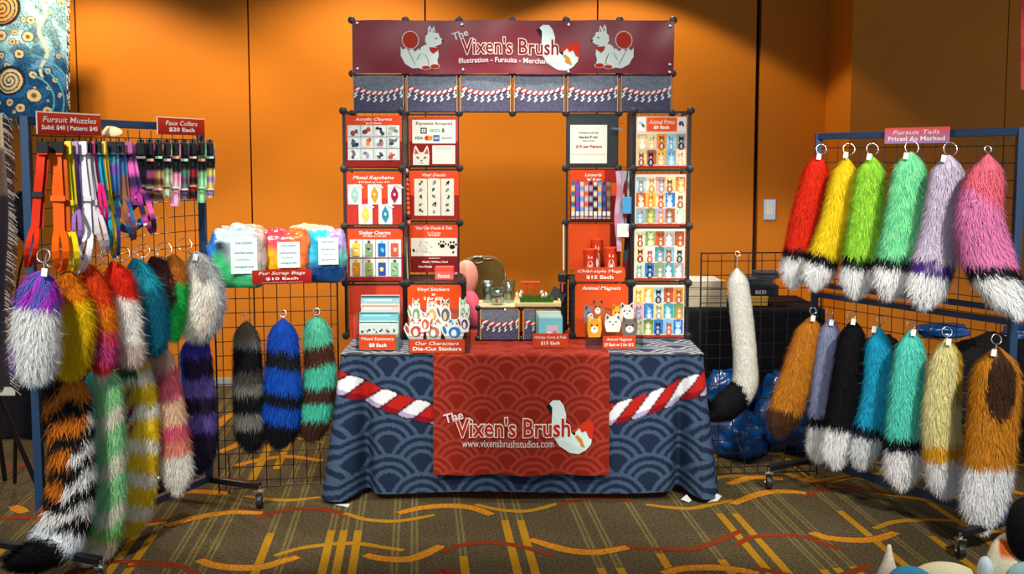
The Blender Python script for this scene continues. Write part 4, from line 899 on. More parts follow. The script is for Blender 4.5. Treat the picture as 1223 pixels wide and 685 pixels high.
for k in range(3800):
    x = rd.uniform(gx0, gx1); y = rd.uniform(mY + .035, mY + .205); h = rd.uniform(.014, .03); a = rd.uniform(0, 3.14); dx, dy = .0016 * math.cos(a), .0016 * math.sin(a)
    gm.add([(x - dx, y - dy, sz + .014), (x + dx, y + dy, sz + .014), (x + rd.uniform(-.008, .008), y + rd.uniform(-.008, .008), sz + .014 + h)], [(0, 1, 2)])
o = gm.build('fake_grass', 'grass'); tag(o, 'rectangle of bright green fake grass lying in the wooden tray', 'grass mat'); o['kind'] = 'stuff'
gY = mY + .17
A_ = [PY(x, y, gY) for x, y in ((624, 337), (642, 337), (627, 352), (640, 352))]; zt = A_[0][2]; x0, x1 = A_[2][0], A_[3][0]; zb = sz + .016
tt = thing('torii_gate', 'small orange torii gate standing in the fake grass', 'gate', ((x0 + x1) / 2, gY, zb))
m = MB(); m.beam(((x0 + x1) / 2 - .055, gY, zt), ((x0 + x1) / 2 + .055, gY, zt), .016, .012); m.build('lintel', 'orange_lacquer', tt, bevel=.002)
m = MB(); m.beam((x0 - .005, gY, zt - .024), (x1 + .005, gY, zt - .024), .010, .008); m.build('crossbar', 'orange_lacquer', tt)
for x in (x0 + .006, x1 - .006): m = MB(); m.tube([(x, gY, zb), (x, gY, zt - .004)], .007, 10); m.build('post', 'orange_lacquer', tt, smooth=False)
for (x, fl_, lab) in ((621.5, 1, 'tiny white fox figurine left of the torii gate'), (648, -1, 'tiny white fox figurine right of the torii gate')):
    q = PY(x, 350, gY - .03); X = q[0]; Yf = gY - .03; z = zb + .002; ft = thing('fox_figurine', lab, 'figurine', (X, Yf, z)); m = MB()
    m.ell((X, Yf, z + .018), (.010, .009, .018), None, 10, 8, .2 * fl_); m.ell((X + .005 * fl_, Yf - .002, z + .038), (.008, .007, .007), None, 10, 8)
    m.lathe([(.001, .0), (.004, -.008)][::-1], (X + .002, Yf, z + .052), 6); m.lathe([(.004, -.008), (.001, 0)], (X + .009 * fl_, Yf, z + .052), 6)
    m.tube([(X + .010 * fl_, Yf, z + .036), (X + .017 * fl_, Yf, z + .034)], [.004, .0015], 6); m.build('body', 'cream_resin', ft, smooth=True)
    m = MB(); m.tube([(X - .008 * fl_, Yf, z + .008), (X - .018 * fl_, Yf, z + .014), (X - .021 * fl_, Yf, z + .03), (X - .014 * fl_, Yf, z + .042)], [.003, .006, .007, .001], 8); m.build('tail', 'cream_resin', ft, smooth=True)
# teal memo packs
hY = PZ(655, 415, .75)[1] + .008
t, X0, X1, z0, z1 = tray_box(639, 673, 372, 413, hY, .11, 'acrylic_bin', 'clear bin of teal journal packs in the middle of the table', .3)
for i in range(4):
    Yp = hY + .09 - .024 * i; zt = PY(655, 371 + i * 2.4, Yp)[2]; xa = X0 + .008 + .004 * i; xb = X1 - .010 + .002 * i
    pt = thing('journal_pack', f'teal sealed journal pack, {["rearmost", "second from rear", "third from rear", "foremost"][i]} in the middle bin', 'stationery', ((xa + xb) / 2, Yp, z0 + .004), 'teal journal packs in the middle bin')
    m = MB(); m.box(((xa + xb) / 2, Yp, (z0 + .004 + zt) / 2), (xb - xa, .01, zt - z0 - .004), [(200, 206, 190), (130, 150, 140), (150, 200, 200), (120, 196, 204)][i]); m.build('pack', 'print', pt, bevel=.003)
    f2 = Flat((xa, Yp - .0055, zt), (xb - xa, 0, 0), (0, 0, z0 - zt), (0, -1, 0)); f2.rect(.03, 0, .97, .06, (210, 214, 196) if i < 3 else (150, 214, 216), 1)
    if i == 3:
        f2.rect(.3, .28, .85, .9, (206, 190, 196), 1); blob(f2, .55, .5, .22, [(226, 180, 186), (190, 196, 206), (222, 120, 140), (232, 232, 232)], 2, 3); f2.poly([(.8, .3), (.9, .25), (.72, .7)], (170, 196, 180), 8)
    f2.build('cover_print', pt)
sign('red price sign in front of the teal journal packs', 636.5, 398, 678, 414.5, hY - .006, 'Holiday Cards & Pads', '$15 Each')
# small pink card box standing on the left shelf
q = PY(531, 327, 5.92); bx = thing('pink_card_box', 'small coral and pink card box on the shelf above the sticker poster', 'box', (q[0], 5.92, SHZ))
zt = PY(531, 318, 5.92)[2]; w = PY(542, 327, 5.92)[0] - PY(520, 327, 5.92)[0]
m = MB(); m.box((q[0], 5.92, (SHZ + zt) / 2), (w, .08, zt - SHZ), (226, 96, 92)); m.build('carton', 'print', bx, bevel=.003)
f2 = Flat((q[0] - w / 2, 5.88, zt), (w, 0, 0), (0, 0, SHZ - zt), (0, -1, 0)); f2.rect(0, 0, 1, .35, (222, 74, 60), 1); f2.text('foxes', .15, .5, .8, .85, (240, 220, 214), 2, .02); f2.build('print_strip', bx)
# black tablet arm / stand at the right inner side of the archway
tb = thing('phone_stand', 'black phone stand beside the right cube column behind the grass tray', 'stand', (PY(672, 360, 5.95)[0], 5.95, TZ + .01))
m = MB(); a = PY(672, 338, 5.95); b = PY(672, 372, 5.95); m.box((a[0], 5.95, (TZ + .01 + a[2]) / 2), (.03, .03, a[2] - TZ - .01)); m.build('post', 'black_plastic', tb, bevel=.004)
m = MB(); m.box((PY(666, 350, 5.93)[0], 5.93, PY(666, 352, 5.93)[2]), (.09, .012, .07), None, 0, 0, -.5, .5); m.build('plate', 'black_plastic', tb, bevel=.004)
m = MB(); m.box((PY(672, 331, 5.94)[0], 5.94, PY(672, 331, 5.94)[2]), (.05, .04, .05)); m.build('clamp', 'black_plastic', tb, bevel=.008)
m = MB(); m.box((PY(671.5, 346, 5.90)[0], 5.915, PY(671.5, 344, 5.90)[2]), (.008, .006, .04), (220, 70, 90)); m.build('red_band', 'print', tb)
# ================================================================== FUR TAILS
def hsh(V, k): return np.sin(V @ np.array([12.9 * k, 78.2, 37.7 * k]) * 1.0)
def tail(label, pts, Y, bands, n=6000, flen=.045, ring=None, tagp=None, slant=0., fn=None, group='fur tails', clip_to=None, jit=.018, flat=.62, name='fur_tail', wid=.0034, wob=.25, tagcol=(232, 232, 224)):
    """a hanging faux-fur tail: soft core, thousands of strands, metal ring and tag"""
    pf = None
    if isinstance(Y, tuple): pf, off, Y = Y[0], Y[1], Y[2]; o2 = max(off, max(p[2] for p in pts) / 2 * Y / F * .86 * .92 + .015); Y -= (o2 - off) / .52 * .6; off = o2
    Yq = [min(Y, pf(x, off)) if pf else Y for x, y, w in pts]
    if group == G4: pts = pts[:-1] + [(pts[-1][0], pts[-1][1] - 6, pts[-2][2] * .8)]; wob = .4; flen = max(flen, .055)
    C = np.array([PY(x, y, q) for (x, y, w), q in zip(pts, Yq)]); R = np.array([w / 2 * q / F for (x, y, w), q in zip(pts, Yq)])
    Cs = np.array(smooth(C, 10)); Rs = np.array(smooth([(r,) for r in R], 10))[:, 0]
    M = len(Cs); T = np.gradient(Cs, axis=0); T /= np.linalg.norm(T, axis=1)[:, None]
    seg = np.concatenate([[0], np.cumsum(np.linalg.norm(Cs[1:] - Cs[:-1], axis=1))]); tt = seg / seg[-1]
    Rb = np.maximum(Rs - flen * .38, Rs * .5)
    prof = np.clip(np.minimum(tt / .07, (1 - tt) / .09), 0, 1) ** .5; Rb = Rb * (.25 + .75 * prof)
    Hh = np.array([1., 0, 0]) - T * T[:, :1]; Hh /= np.linalg.norm(Hh, axis=1)[:, None]; Dd = np.cross(T, Hh)
    bt = np.array([b[0] for b in bands]); bc = np.array([b[1] for b in bands], float)
    def color(t, side, rnd, front):
        tq = t + slant * side + (rnd - .5) * 2 * jit
        idx = np.clip(np.searchsorted(bt, tq), 0, len(bands) - 1); c = bc[idx]
        if fn is not None: c = fn(tq, side, rnd, c, front)
        return c
    top = C[0] + np.array([0, 0, .0]); root = thing(name, label, 'tail', C[0], group)
    def brighten(c): c = c / 255.; return 255 * np.clip(np.where(c > .2, .2 + (c - .2) ** .86 * .97, c), 0, 1)  # lifts all but the darkest fur colours
    # core
    nn = 14; V = []; K = []
    for i in range(M):
        for k in range(nn):
            a = 2 * math.pi * k / nn; V.append(Cs[i] + Hh[i] * math.cos(a) * Rb[i] + Dd[i] * math.sin(a) * Rb[i] * flat); K.append((tt[i], math.cos(a), math.sin(a)))
    V = np.array(V); K = np.array(K); ids = np.arange(M * nn).reshape(M, nn)
    q = np.stack([ids[:-1], np.roll(ids[:-1], -1, 1), np.roll(ids[1:], -1, 1), ids[1:]], -1).reshape(-1, 4)
    cc = color(K[:, 0], K[:, 1], np.full(len(K), .5), K[:, 2]); cc = brighten(cc) * .9
    # strands
    n = int(n * 2.1); wid = wid * .72
    t = RNG.random(n); ph = RNG.random(n) * 2 * math.pi; f = t * (M - 1)
    s0 = np.searchsorted(tt, t).clip(1, M - 1); w = ((t - tt[s0 - 1]) / (tt[s0] - tt[s0 - 1] + 1e-9))[:, None]
    def lerp(A): A = A if A.ndim > 1 else A[:, None]; return A[s0 - 1] * (1 - w) + A[s0] * w
    c_, T_, H_, D_, R_ = lerp(Cs), lerp(T), lerp(Hh), lerp(Dd), lerp(Rb)[:, 0]
    ca, sa = np.cos(ph)[:, None], np.sin(ph)[:, None]
    P0 = c_ + H_ * ca * R_[:, None] + D_ * sa * R_[:, None] * flat
    N = H_ * ca * flat + D_ * sa; N /= np.linalg.norm(N, axis=1)[:, None]
    low = np.stack([hsh(P0 * 14, 1.0), hsh(P0 * 11, 2.1), hsh(P0 * 17, .7)], 1) * .5 + np.stack([hsh(P0 * 40, .9), hsh(P0 * 33, 1.7), hsh(P0 * 47, 1.3)], 1) * .5
    rnd3 = RNG.normal(size=(n, 3)) * .16
    d0 = T_ * .9 + N * .40 + rnd3 * .8 + low * wob; d0 /= np.linalg.norm(d0, axis=1)[:, None]
    d1 = T_ * 1.0 + N * .08 + rnd3 * 1.2 + low * wob * 1.5; d1 /= np.linalg.norm(d1, axis=1)[:, None]
    Ln = (flen * (.6 + .7 * RNG.random(n)))[:, None]
    P1 = P0 + d0 * Ln * .5; P2 = P1 + d1 * Ln * .55
    S0 = np.cross(d0, N); S0 /= np.linalg.norm(S0, axis=1)[:, None]; ww = wid * (.7 + .6 * RNG.random(n))[:, None]
    SV = np.stack([P0 - S0 * ww * .5, P0 + S0 * ww * .5, P1 + S0 * ww * .42, P1 - S0 * ww * .42, P2], 1).reshape(-1, 3)
    sc = color(t, np.cos(ph), RNG.random(n), np.sin(ph)); sc = brighten(sc) * (.90 + .20 * RNG.random(n))[:, None]
    sc = np.repeat(np.clip(sc, 0, 255), 5, 0).reshape(n, 5, 3); sc[:, :2] *= .94; sc = sc.reshape(-1, 3)
    b0 = len(V); base = b0 + np.arange(n)[:, None] * 5
    quads = base + np.array([[0, 1, 2, 3]]); tris = base + np.array([[3, 2, 4]])
    allV = np.vstack([V, SV]) - np.array(root.location); ac = np.vstack([cc, sc])
    loops = np.concatenate([q.ravel(), quads.ravel(), tris.ravel()]); nq = len(q) + n
    starts = np.concatenate([np.arange(nq) * 4, nq * 4 + np.arange(n) * 3])
    me = bpy.data.meshes.new('fur'); me.vertices.add(len(allV)); me.vertices.foreach_set('co', allV.astype(np.float32).ravel())
    me.loops.add(len(loops)); me.loops.foreach_set('vertex_index', loops.astype(np.int32)); me.polygons.add(len(starts)); me.polygons.foreach_set('loop_start', starts.astype(np.int32))
    me.update(calc_edges=True); me.polygons.foreach_set('use_smooth', np.ones(len(starts), bool))
    at = me.color_attributes.new('Col', 'FLOAT_COLOR', 'POINT'); c4 = np.ones((len(allV), 4), np.float32); c4[:, :3] = sr(ac); at.data.foreach_set('color', c4.ravel())
    CN = V[:M * nn] - np.repeat(Cs, nn, 0); CN /= np.linalg.norm(CN, axis=1)[:, None] + 1e-9
    NN = np.vstack([CN, np.repeat(N + rnd3 * .9, 5, 0)]); NN /= np.linalg.norm(NN, axis=1)[:, None]
    me.normals_split_custom_set_from_vertices(NN.tolist())
    me.materials.append(MATS['fur']); ob = bpy.data.objects.new('fur', me); COL.objects.link(ob); ob.parent = root
    if ring:
        rx, ry, rr = ring; q = PY(rx, ry, Y); r = rr * Y / F
        m = MB(); m.tube([q + np.array([r * math.cos(a), .25 * r * math.sin(a), r * math.sin(a)]) for a in np.linspace(0, 2 * math.pi, 18)[:-1]], .0022, 6, closed=True); m.build('metal_ring', 'chrome', root, smooth=True)
        m = MB(); m.tube([q + np.array([0, 0, -r * .9]), Cs[0] + np.array([0, 0, -.02])], .003, 6); m.build('clasp', 'chrome', root)
    if tagp:
        q = PY(tagp[0], tagp[1], Y - R.max() * flat * .55 - .015); m = MB(); m.box(q, (.022, .002, .030), tagcol, 0, 0, 0, .15); m.build('price_tag', 'print', root)
    return root
G4 = 'fur tails hanging on the upper row of the left rack'
W_, K_ = (244, 243, 238), (20, 19, 24)
# ---- racks: where they stand
LA, LB = (-1.925, 4.337), (-1.519, 5.34)               # left rack ends (near, far)
RA, RB_ = (1.594, 5.693), (2.185, 4.702)                # right rack ends (far, near)
def Yl(px, off=.10): return float(PL(px, 300, LA, LB, off)[1])
def Yr(px, off=.10): return float(PL(px, 300, RA, RB_, off)[1])
G1 = 'fur tails hanging on the upper row of the right rack'
def t3(y0, yb, w, x0, x1, x2, w0=.45, wt=.84): return [(x0, y0, w * w0), (x0 * .86 + x1 * .14, y0 + (yb - y0) * .12, w * .82), (x1, (y0 + yb) / 2, w), (x1 * .35 + x2 * .65, y0 + (yb - y0) * .82, w * 1.02), (x2, yb - 12, w * wt), (x2, yb - 4, w * .5)]
def mottle(c2, amt=.5):
    c2 = np.array(c2, float)
    def f(t, s, r, c, fr):
        k = (np.sin(t * 37 + s * 5) + np.sin(t * 61 - s * 9 + 2) > .5)[:, None] * amt * (t < .76)[:, None]
        return c * (1 - k) + c2 * k
    return f
wb = lambda c, k=K_, a=.76, b=.83: [(a, c), (b, k), (2, W_)]
tail('bright red fur tail with black ring and white tip, leftmost on upper right rack', t3(184, 340, 40, 977, 962, 948), (Yr, .10, Yr(977, .10)), wb((222, 44, 16), a=.72, b=.79), ring=(981, 178, 6), tagp=(978, 187), group=G1)
tail('bright yellow fur tail with black ring and white tip on the right rack', t3(188, 342, 40, 1011, 998, 973), (Yr, .10, Yr(1008, .10)), wb((248, 206, 30), a=.74, b=.82), ring=(1014, 178, 7), group=G1, tagp=(1010, 185))
tail('lime green fur tail with black ring and white tip on the right rack', t3(186, 352, 46, 1041, 1034, 1022), (Yr, .10, Yr(1040, .10)), wb((150, 215, 60), a=.72, b=.80), ring=(1042, 178, 7), tagp=(1038, 187), fn=mottle((96, 170, 40), .5), group=G1)
tail('mint green mottled fur tail with black ring and white tip on the right rack', t3(181, 354, 52, 1088, 1080, 1063), (Yr, .10, Yr(1085, .10)), wb((124, 228, 152), a=.73, b=.80), ring=(1089, 176, 8), tagp=(1082, 186), fn=mottle((60, 190, 130), .5), group=G1)
tail('pale lilac fur tail with purple ring and white tip on the right rack', t3(185, 364, 54, 1133, 1125, 1103), (Yr, .10, Yr(1130, .10)), [(.70, (204, 190, 212)), (.79, (70, 44, 116)), (2, W_)], ring=(1135, 178, 8), tagp=(1127, 189), fn=mottle((214, 204, 214), .6), group=G1)
tail('pink fur tail with black ring and white tip, rightmost on upper right rack', [(1180, 184, 22), (1178, 205, 48), (1170, 260, 62), (1180, 310, 66), (1200, 350, 50), (1213, 372, 14)], (Yr, .10, Yr(1178, .10)), [(.25, (232, 100, 118)), (.70, (228, 122, 172)), (.78, K_), (2, W_)], n=7000, slant=-.06, ring=(1180, 178, 4), group=G1)
G2 = 'fur tails hanging on the lower row of the right rack'
tail('ginger brown fur tail with dark tip, leftmost on the lower right rack', t3(378, 518, 42, 969, 952, 930, wt=.8), (Yr, .14, Yr(968, .14)), [(.78, (196, 116, 34)), (2, (70, 48, 28))], ring=(971, 371, 4), tagp=(971, 380), group=G2)
tail('grey blue fur tail with black ring and white tip on the lower right rack', t3(378, 548, 34, 992, 984, 977), (Yr, .08, Yr(992, .08)), wb((132, 140, 174), a=.68, b=.76), ring=(991, 372, 4), tagp=(993, 385), group=G2)
tail('black fur tail with white tip on the lower right rack', t3(382, 555, 44, 1019, 1010, 998), (Yr, .12, Yr(1018, .12)), [(.74, (16, 16, 18)), (2, W_)], ring=(1017, 376, 5), tagp=(1019, 384), group=G2)
tail('sky blue fur tail with dark ring and white tip on the lower right rack', t3(391, 556, 40, 1050, 1047, 1029), (Yr, .06, Yr(1046, .06)), [(.70, (34, 160, 200)), (.78, (14, 30, 44)), (2, (206, 210, 210))], ring=(1052, 382, 5), tagp=(1044, 393), group=G2)
tail('aqua fur tail with black ring and white tip on the lower right rack', t3(394, 580, 48, 1088, 1082, 1076), (Yr, .12, Yr(1086, .12)), wb((84, 212, 186), a=.68, b=.76), ring=(1088, 388, 5), tagp=(1091, 397), group=G2)
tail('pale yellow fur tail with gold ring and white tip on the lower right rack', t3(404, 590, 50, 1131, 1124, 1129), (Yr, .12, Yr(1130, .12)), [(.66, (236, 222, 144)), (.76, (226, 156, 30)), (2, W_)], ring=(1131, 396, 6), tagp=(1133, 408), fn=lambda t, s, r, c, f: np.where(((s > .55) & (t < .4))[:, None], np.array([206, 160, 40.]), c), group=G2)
def foxfn(t, s, r, c, f):
    k = ((s / .62) ** 2 + ((t - .17) / .20) ** 2 < 1) & (t < .4) & (f > -2)
    return np.where(k[:, None], np.array([62, 42, 26.]), c)
tail('large ginger fox tail with dark oval patch and white tip on the right rack', [(1191, 414, 30), (1190, 440, 62), (1186, 500, 66), (1181, 555, 66), (1174, 600, 58), (1173, 628, 18)], (Yr, .13, Yr(1188, .13)), [(.64, (202, 122, 34)), (2, W_)], n=8000, ring=(1190, 405, 6), tagp=(1187, 421), fn=foxfn, slant=.01, group=G2)
# single white tail on the black grid
tail('long smooth white fur tail with black tip hanging on the right grid panel', [(880, 320, 12), (881, 335, 26), (887, 390, 29), (890, 430, 30), (888, 462, 34), (866, 486, 38), (848, 500, 20)], 5.60, [(.73, (232, 230, 214)), (2, (14, 14, 16))], n=9000, flen=.012, slant=-.05, ring=(881, 303, 3), wid=.003, flat=.8, group='fur tails')
# mid grid tails
G3 = 'striped fur tails on the middle grid panel'
tail('charcoal and grey striped fur tail, left of three on the middle grid', t3(384, 536, 42, 294, 297, 300, w0=.6), 5.36, [(.10, (84, 74, 62)), (.17, (96, 98, 92)), (.36, K_), (.47, (66, 64, 60)), (.55, (110, 110, 100)), (.70, K_), (.82, (112, 112, 104)), (2, K_)], ring=(294, 379, 4), group=G3, fn=None)
tail('royal blue and black striped fur tail, middle of three on the grid', t3(380, 532, 48, 338, 338, 333, w0=.4), 5.36, [(.22, (24, 70, 178)), (.36, (30, 30, 32)), (.56, (22, 78, 190)), (.66, (24, 22, 24)), (.80, (20, 76, 186)), (2, (18, 18, 24))], n=7000, slant=-.02, ring=(338, 374, 4), group=G3)
tail('mint green and brown striped fur tail, right of three on the grid', t3(378, 524, 44, 378, 382, 371, w0=.8), 5.42, [(.20, (84, 190, 150)), (.37, (70, 44, 30)), (.55, (70, 196, 160)), (.68, (66, 42, 30)), (.82, (70, 196, 160)), (2, (64, 42, 30))], slant=.02, ring=(378, 372, 4), group=G3)
# left rack upper row
G4 = 'fur tails hanging on the upper row of the left rack'
def purp(t, s, r, c, f):
    k = (t < .32); c = c.copy(); a = (np.sin(s * 6 + t * 14) > .3)
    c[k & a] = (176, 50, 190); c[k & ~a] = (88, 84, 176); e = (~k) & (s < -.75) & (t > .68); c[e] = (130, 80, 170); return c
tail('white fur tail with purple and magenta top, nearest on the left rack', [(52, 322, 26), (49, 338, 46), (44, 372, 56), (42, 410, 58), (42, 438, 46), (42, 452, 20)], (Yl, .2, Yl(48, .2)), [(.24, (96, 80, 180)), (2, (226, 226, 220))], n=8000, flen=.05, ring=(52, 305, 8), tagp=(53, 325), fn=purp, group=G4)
tail('yellow fur tail with orange top on the left rack', [(80, 322, 24), (84, 342, 36), (92, 380, 42), (89, 420, 40), (84, 446, 18)], (Yl, .16, Yl(84, .16)), [(.27, (226, 110, 16)), (2, (234, 184, 10))], n=7000, ring=(72, 305, 8), group=G4, tagp=None, wob=.35)
tail('coral pink fur tail with red-orange top on the left rack', [(103, 314, 24), (108, 335, 36), (117, 370, 40), (122, 410, 36), (122, 440, 16)], (Yl, .15, Yl(106, .15)), [(.38, (222, 60, 18)), (.7, (216, 60, 80)), (.9, (190, 60, 110)), (2, (190, 40, 30))], n=7000, slant=-.04, fn=lambda t, s, r, c, f: np.where(((s > .25) & (t > .35) & (t < .6))[:, None], np.array([232, 116, 20.]), c), ring=(103, 300, 7), group=G4)
tail('white fur tail with short bright red top on the left rack', [(134, 312, 22), (140, 332, 36), (148, 370, 38), (153, 405, 36), (157, 432, 16)], (Yl, .15, Yl(134, .15)), [(.30, (206, 36, 16)), (.75, (232, 226, 212)), (2, (206, 176, 166))], n=7000, slant=-.06, ring=(147, 303, 8), group=G4)
tail('dark teal fur tail with lighter teal top on the left rack', [(160, 308, 24), (166, 328, 38), (177, 360, 44), (182, 395, 40), (179, 420, 18)], (Yl, .14, Yl(162, .14)), [(.28, (30, 140, 160)), (2, (6, 84, 104))], n=8000, slant=-.05, fn=mottle((6, 60, 84), .5), ring=(171, 299, 8), tagp=None, group=G4)
tail('dark brown fur tail showing only its top behind the teal one', [(181, 306, 18), (186, 316, 30), (192, 335, 32), (196, 352, 26), (197, 364, 12)], (Yl, .06, Yl(183, .06)), [(2, (54, 32, 28))], n=4500, group=G4)
tail('bright green fur tail with ginger brown top on the left rack', [(207, 303, 20), (208, 322, 32), (207, 350, 32), (207, 380, 26), (207, 402, 10)], (Yl, .12, Yl(206, .12)), [(.30, (176, 96, 34)), (2, (36, 180, 70))], n=5500, slant=.02, ring=(196, 298, 9), group=G4)
def greyr(t, s, r, c, f):
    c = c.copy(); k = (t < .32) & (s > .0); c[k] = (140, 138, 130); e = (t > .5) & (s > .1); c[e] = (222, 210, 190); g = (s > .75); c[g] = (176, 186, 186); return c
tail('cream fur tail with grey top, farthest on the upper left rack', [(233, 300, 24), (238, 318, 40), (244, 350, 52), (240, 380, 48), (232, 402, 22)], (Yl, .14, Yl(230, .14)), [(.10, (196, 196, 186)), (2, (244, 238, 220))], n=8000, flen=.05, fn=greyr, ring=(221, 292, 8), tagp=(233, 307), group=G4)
# left rack lower row
G5 = 'long striped fur tails hanging on the lower row of the left rack'
def tiger(t, s, r, c, f):
    ph_ = (t * 7.6 + s * .30 + .14 * np.sin(s * 4 + t * 9)) % 1.0; blk = ph_ < .48
    org = (t + .30 * s + .05 * np.sin(s * 7) < .46); base = np.where(org[:, None], np.array([206, 106, 26.]), np.array([236, 232, 222.]))
    out = np.where(blk[:, None], np.array([18, 18, 20.]), base); out = np.where(((t > .70) & (t < .80))[:, None], np.array([226, 234, 236.]), out); return np.where((t >= .80)[:, None], np.array([16, 16, 18.]), out)
tail('long orange black and white tiger-striped fur tail, nearest on the lower left rack', [(80, 440, 36), (80, 465, 58), (84, 520, 60), (86, 570, 62), (80, 612, 68), (68, 645, 66), (44, 664, 54), (18, 672, 36)], (Yl, .12, Yl(76, .12)), [(2, K_)], n=10000, flen=.05, fn=tiger, group=G5)
def mint(t, s, r, c, f):
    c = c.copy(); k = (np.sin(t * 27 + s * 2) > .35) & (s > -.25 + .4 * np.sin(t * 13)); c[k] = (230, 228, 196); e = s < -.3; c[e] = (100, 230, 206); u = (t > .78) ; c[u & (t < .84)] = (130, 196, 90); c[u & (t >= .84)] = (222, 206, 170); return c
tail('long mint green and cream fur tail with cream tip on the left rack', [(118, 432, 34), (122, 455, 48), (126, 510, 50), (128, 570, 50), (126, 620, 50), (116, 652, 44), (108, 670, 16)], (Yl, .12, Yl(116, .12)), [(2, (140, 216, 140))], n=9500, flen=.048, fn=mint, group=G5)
def yelw(t, s, r, c, f):
    c = c.copy(); k = (np.sin(t * 34 + .6) > -.35) ; c[~k] = (226, 222, 200); g = (t < .12) ; c[g & (s < .2)] = (50, 84, 50); e = (t > .18) & (t < .42) & (s < -.2) & (np.sin(t * 60 + s * 8) > .3); c[e] = (40, 60, 110); e2 = (t > .2) & (t < .45) & (s < -.1) & (np.sin(t * 71 + s * 5 + 2) > .7); c[e2] = (176, 30, 50); return c
tail('yellow and cream striped fur tail with blue and red flecks on the left rack', [(158, 420, 28), (163, 440, 40), (170, 500, 44), (168, 560, 44), (164, 605, 40), (158, 632, 16)], (Yl, .08, Yl(158, .08)), [(2, (226, 182, 30))], n=8000, flen=.04, fn=yelw, group=G5)
tail('rose pink and cream striped fur tail with white tip on the left rack', [(186, 408, 22), (190, 425, 36), (200, 480, 42), (207, 530, 44), (211, 562, 40), (212, 582, 14)], (Yl, .11, Yl(186, .11)), [(.17, (206, 156, 130)), (.36, (200, 80, 100)), (.54, (222, 176, 136)), (.64, (206, 80, 100)), (.74, (216, 120, 96)), (2, (226, 222, 206))], n=7500, slant=.01, group=G5)
tail('dark purple and violet striped fur tail, farthest on the lower left rack', [(230, 400, 24), (233, 420, 40), (238, 480, 42), (240, 530, 42), (238, 558, 18)], (Yl, .09, Yl(228, .09)), [(.12, (70, 60, 170)), (.28, (36, 24, 52)), (.42, (92, 76, 150)), (.55, (34, 24, 48)), (.68, (86, 70, 140)), (2, (34, 24, 50))], n=7500, fn=lambda t, s, r, c, f: np.where((s < -.72)[:, None] & ((t < .3) | (t > .8))[:, None], np.array([40, 80, 210.]), c), group=G5)
# ================================================================== RACKS
def on(A, B, k, z, off=0.):                          # point at fraction k along a rack, z up, off towards the room
    A = np.array(A); B = np.array(B); d = (B - A) / np.linalg.norm(B - A); n = np.array([d[1], -d[0]])
    if n @ np.array([0, -1.]) < 0: n = -n
    p = A + (B - A) * k + n * off; return np.array([p[0], p[1], z])
def caster(p, root, k=0.):
    m = MB(); m.lathe([(.004, -.014), (.034, -.013), (.036, -.006), (.036, .006), (.034, .013), (.004, .014)], (p[0], p[1], .037), 18, 'x'); w = m.build('wheel', 'wheel', root, smooth=False)
    m = MB(); m.box((p[0] - .018, p[1], .058), (.003, .03, .055)); m.box((p[0] + .018, p[1], .058), (.003, .03, .055)); m.box((p[0], p[1], .088), (.042, .034, .006)); m.tube([(p[0], p[1], .09), (p[0], p[1], .115)], .008, 8)
    m.tube([(p[0] - .022, p[1], .037), (p[0] + .022, p[1], .037)], .006, 8); f = MB(); o = m.build('caster_fork', 'chrome', root, bevel=.001)
    w.parent = o; return o
def gridwall(root, A, B, k0, k1, z0, z1, off, nm='wire_grid', step=.0762, th=.0042):
    m = MB(); L_ = np.linalg.norm(np.array(B) - np.array(A)) * (k1 - k0); n = int(L_ / step)
    for i in range(n + 1):
        k = k0 + (k1 - k0) * (i + .5) / (n + 1); m.tube([on(A, B, k, z0, off), on(A, B, k, z1, off)], th / 2, 5)
    nz = int((z1 - z0) / step)
    for j in range(nz + 1):
        z = z0 + (z1 - z0) * (j + .5) / (nz + 1); m.tube([on(A, B, k0, z, off), on(A, B, k1, z, off)], th / 2, 5)
    return m.build(nm, 'grid_wire', root)
def rack(label, A, B, H, mids, foot, bars=True):
    c = on(A, B, .5, 0); t = thing('rolling_grid_rack', label, 'rack', c)
    for k in (0, 1): m = MB(); m.beam(on(A, B, k, .105), on(A, B, k, H), .034); m.build('post', 'navy_metal', t, bevel=.003)
    m = MB(); m.beam(on(A, B, 0, H - .017), on(A, B, 1, H - .017), .034); m.build('top_rail', 'navy_metal', t, bevel=.003)
    m = MB(); m.beam(on(A, B, 0, .12), on(A, B, 1, .12), .034); m.build('bottom_rail', 'navy_metal', t, bevel=.003)
    for z in mids: m = MB(); m.beam(on(A, B, 0, z), on(A, B, 1, z), .022, .026); m.build('middle_rail', 'navy_metal', t, bevel=.002)
    gridwall(t, A, B, .02, .98, .16, H - .04, 0.)
    for k in (0, 1):
        a = on(A, B, k, .112, .30); b = on(A, B, k, .112, -.30); m = MB(); m.beam(a, b, .036, .03); m.build('foot', 'black_metal', t, bevel=.004)
        for p in (a, b): caster(p, t)
    return t
lr = rack('dark rolling grid rack on the left crowded with straps and fur tails', LA, LB, 1.88, [], .3)
zm = PL(978, 352, RA, RB_)[2]
rr_ = rack('navy rolling grid rack on the right holding two rows of fur tails', RA, RB_, 1.845, [zm, zm + .055], .3)
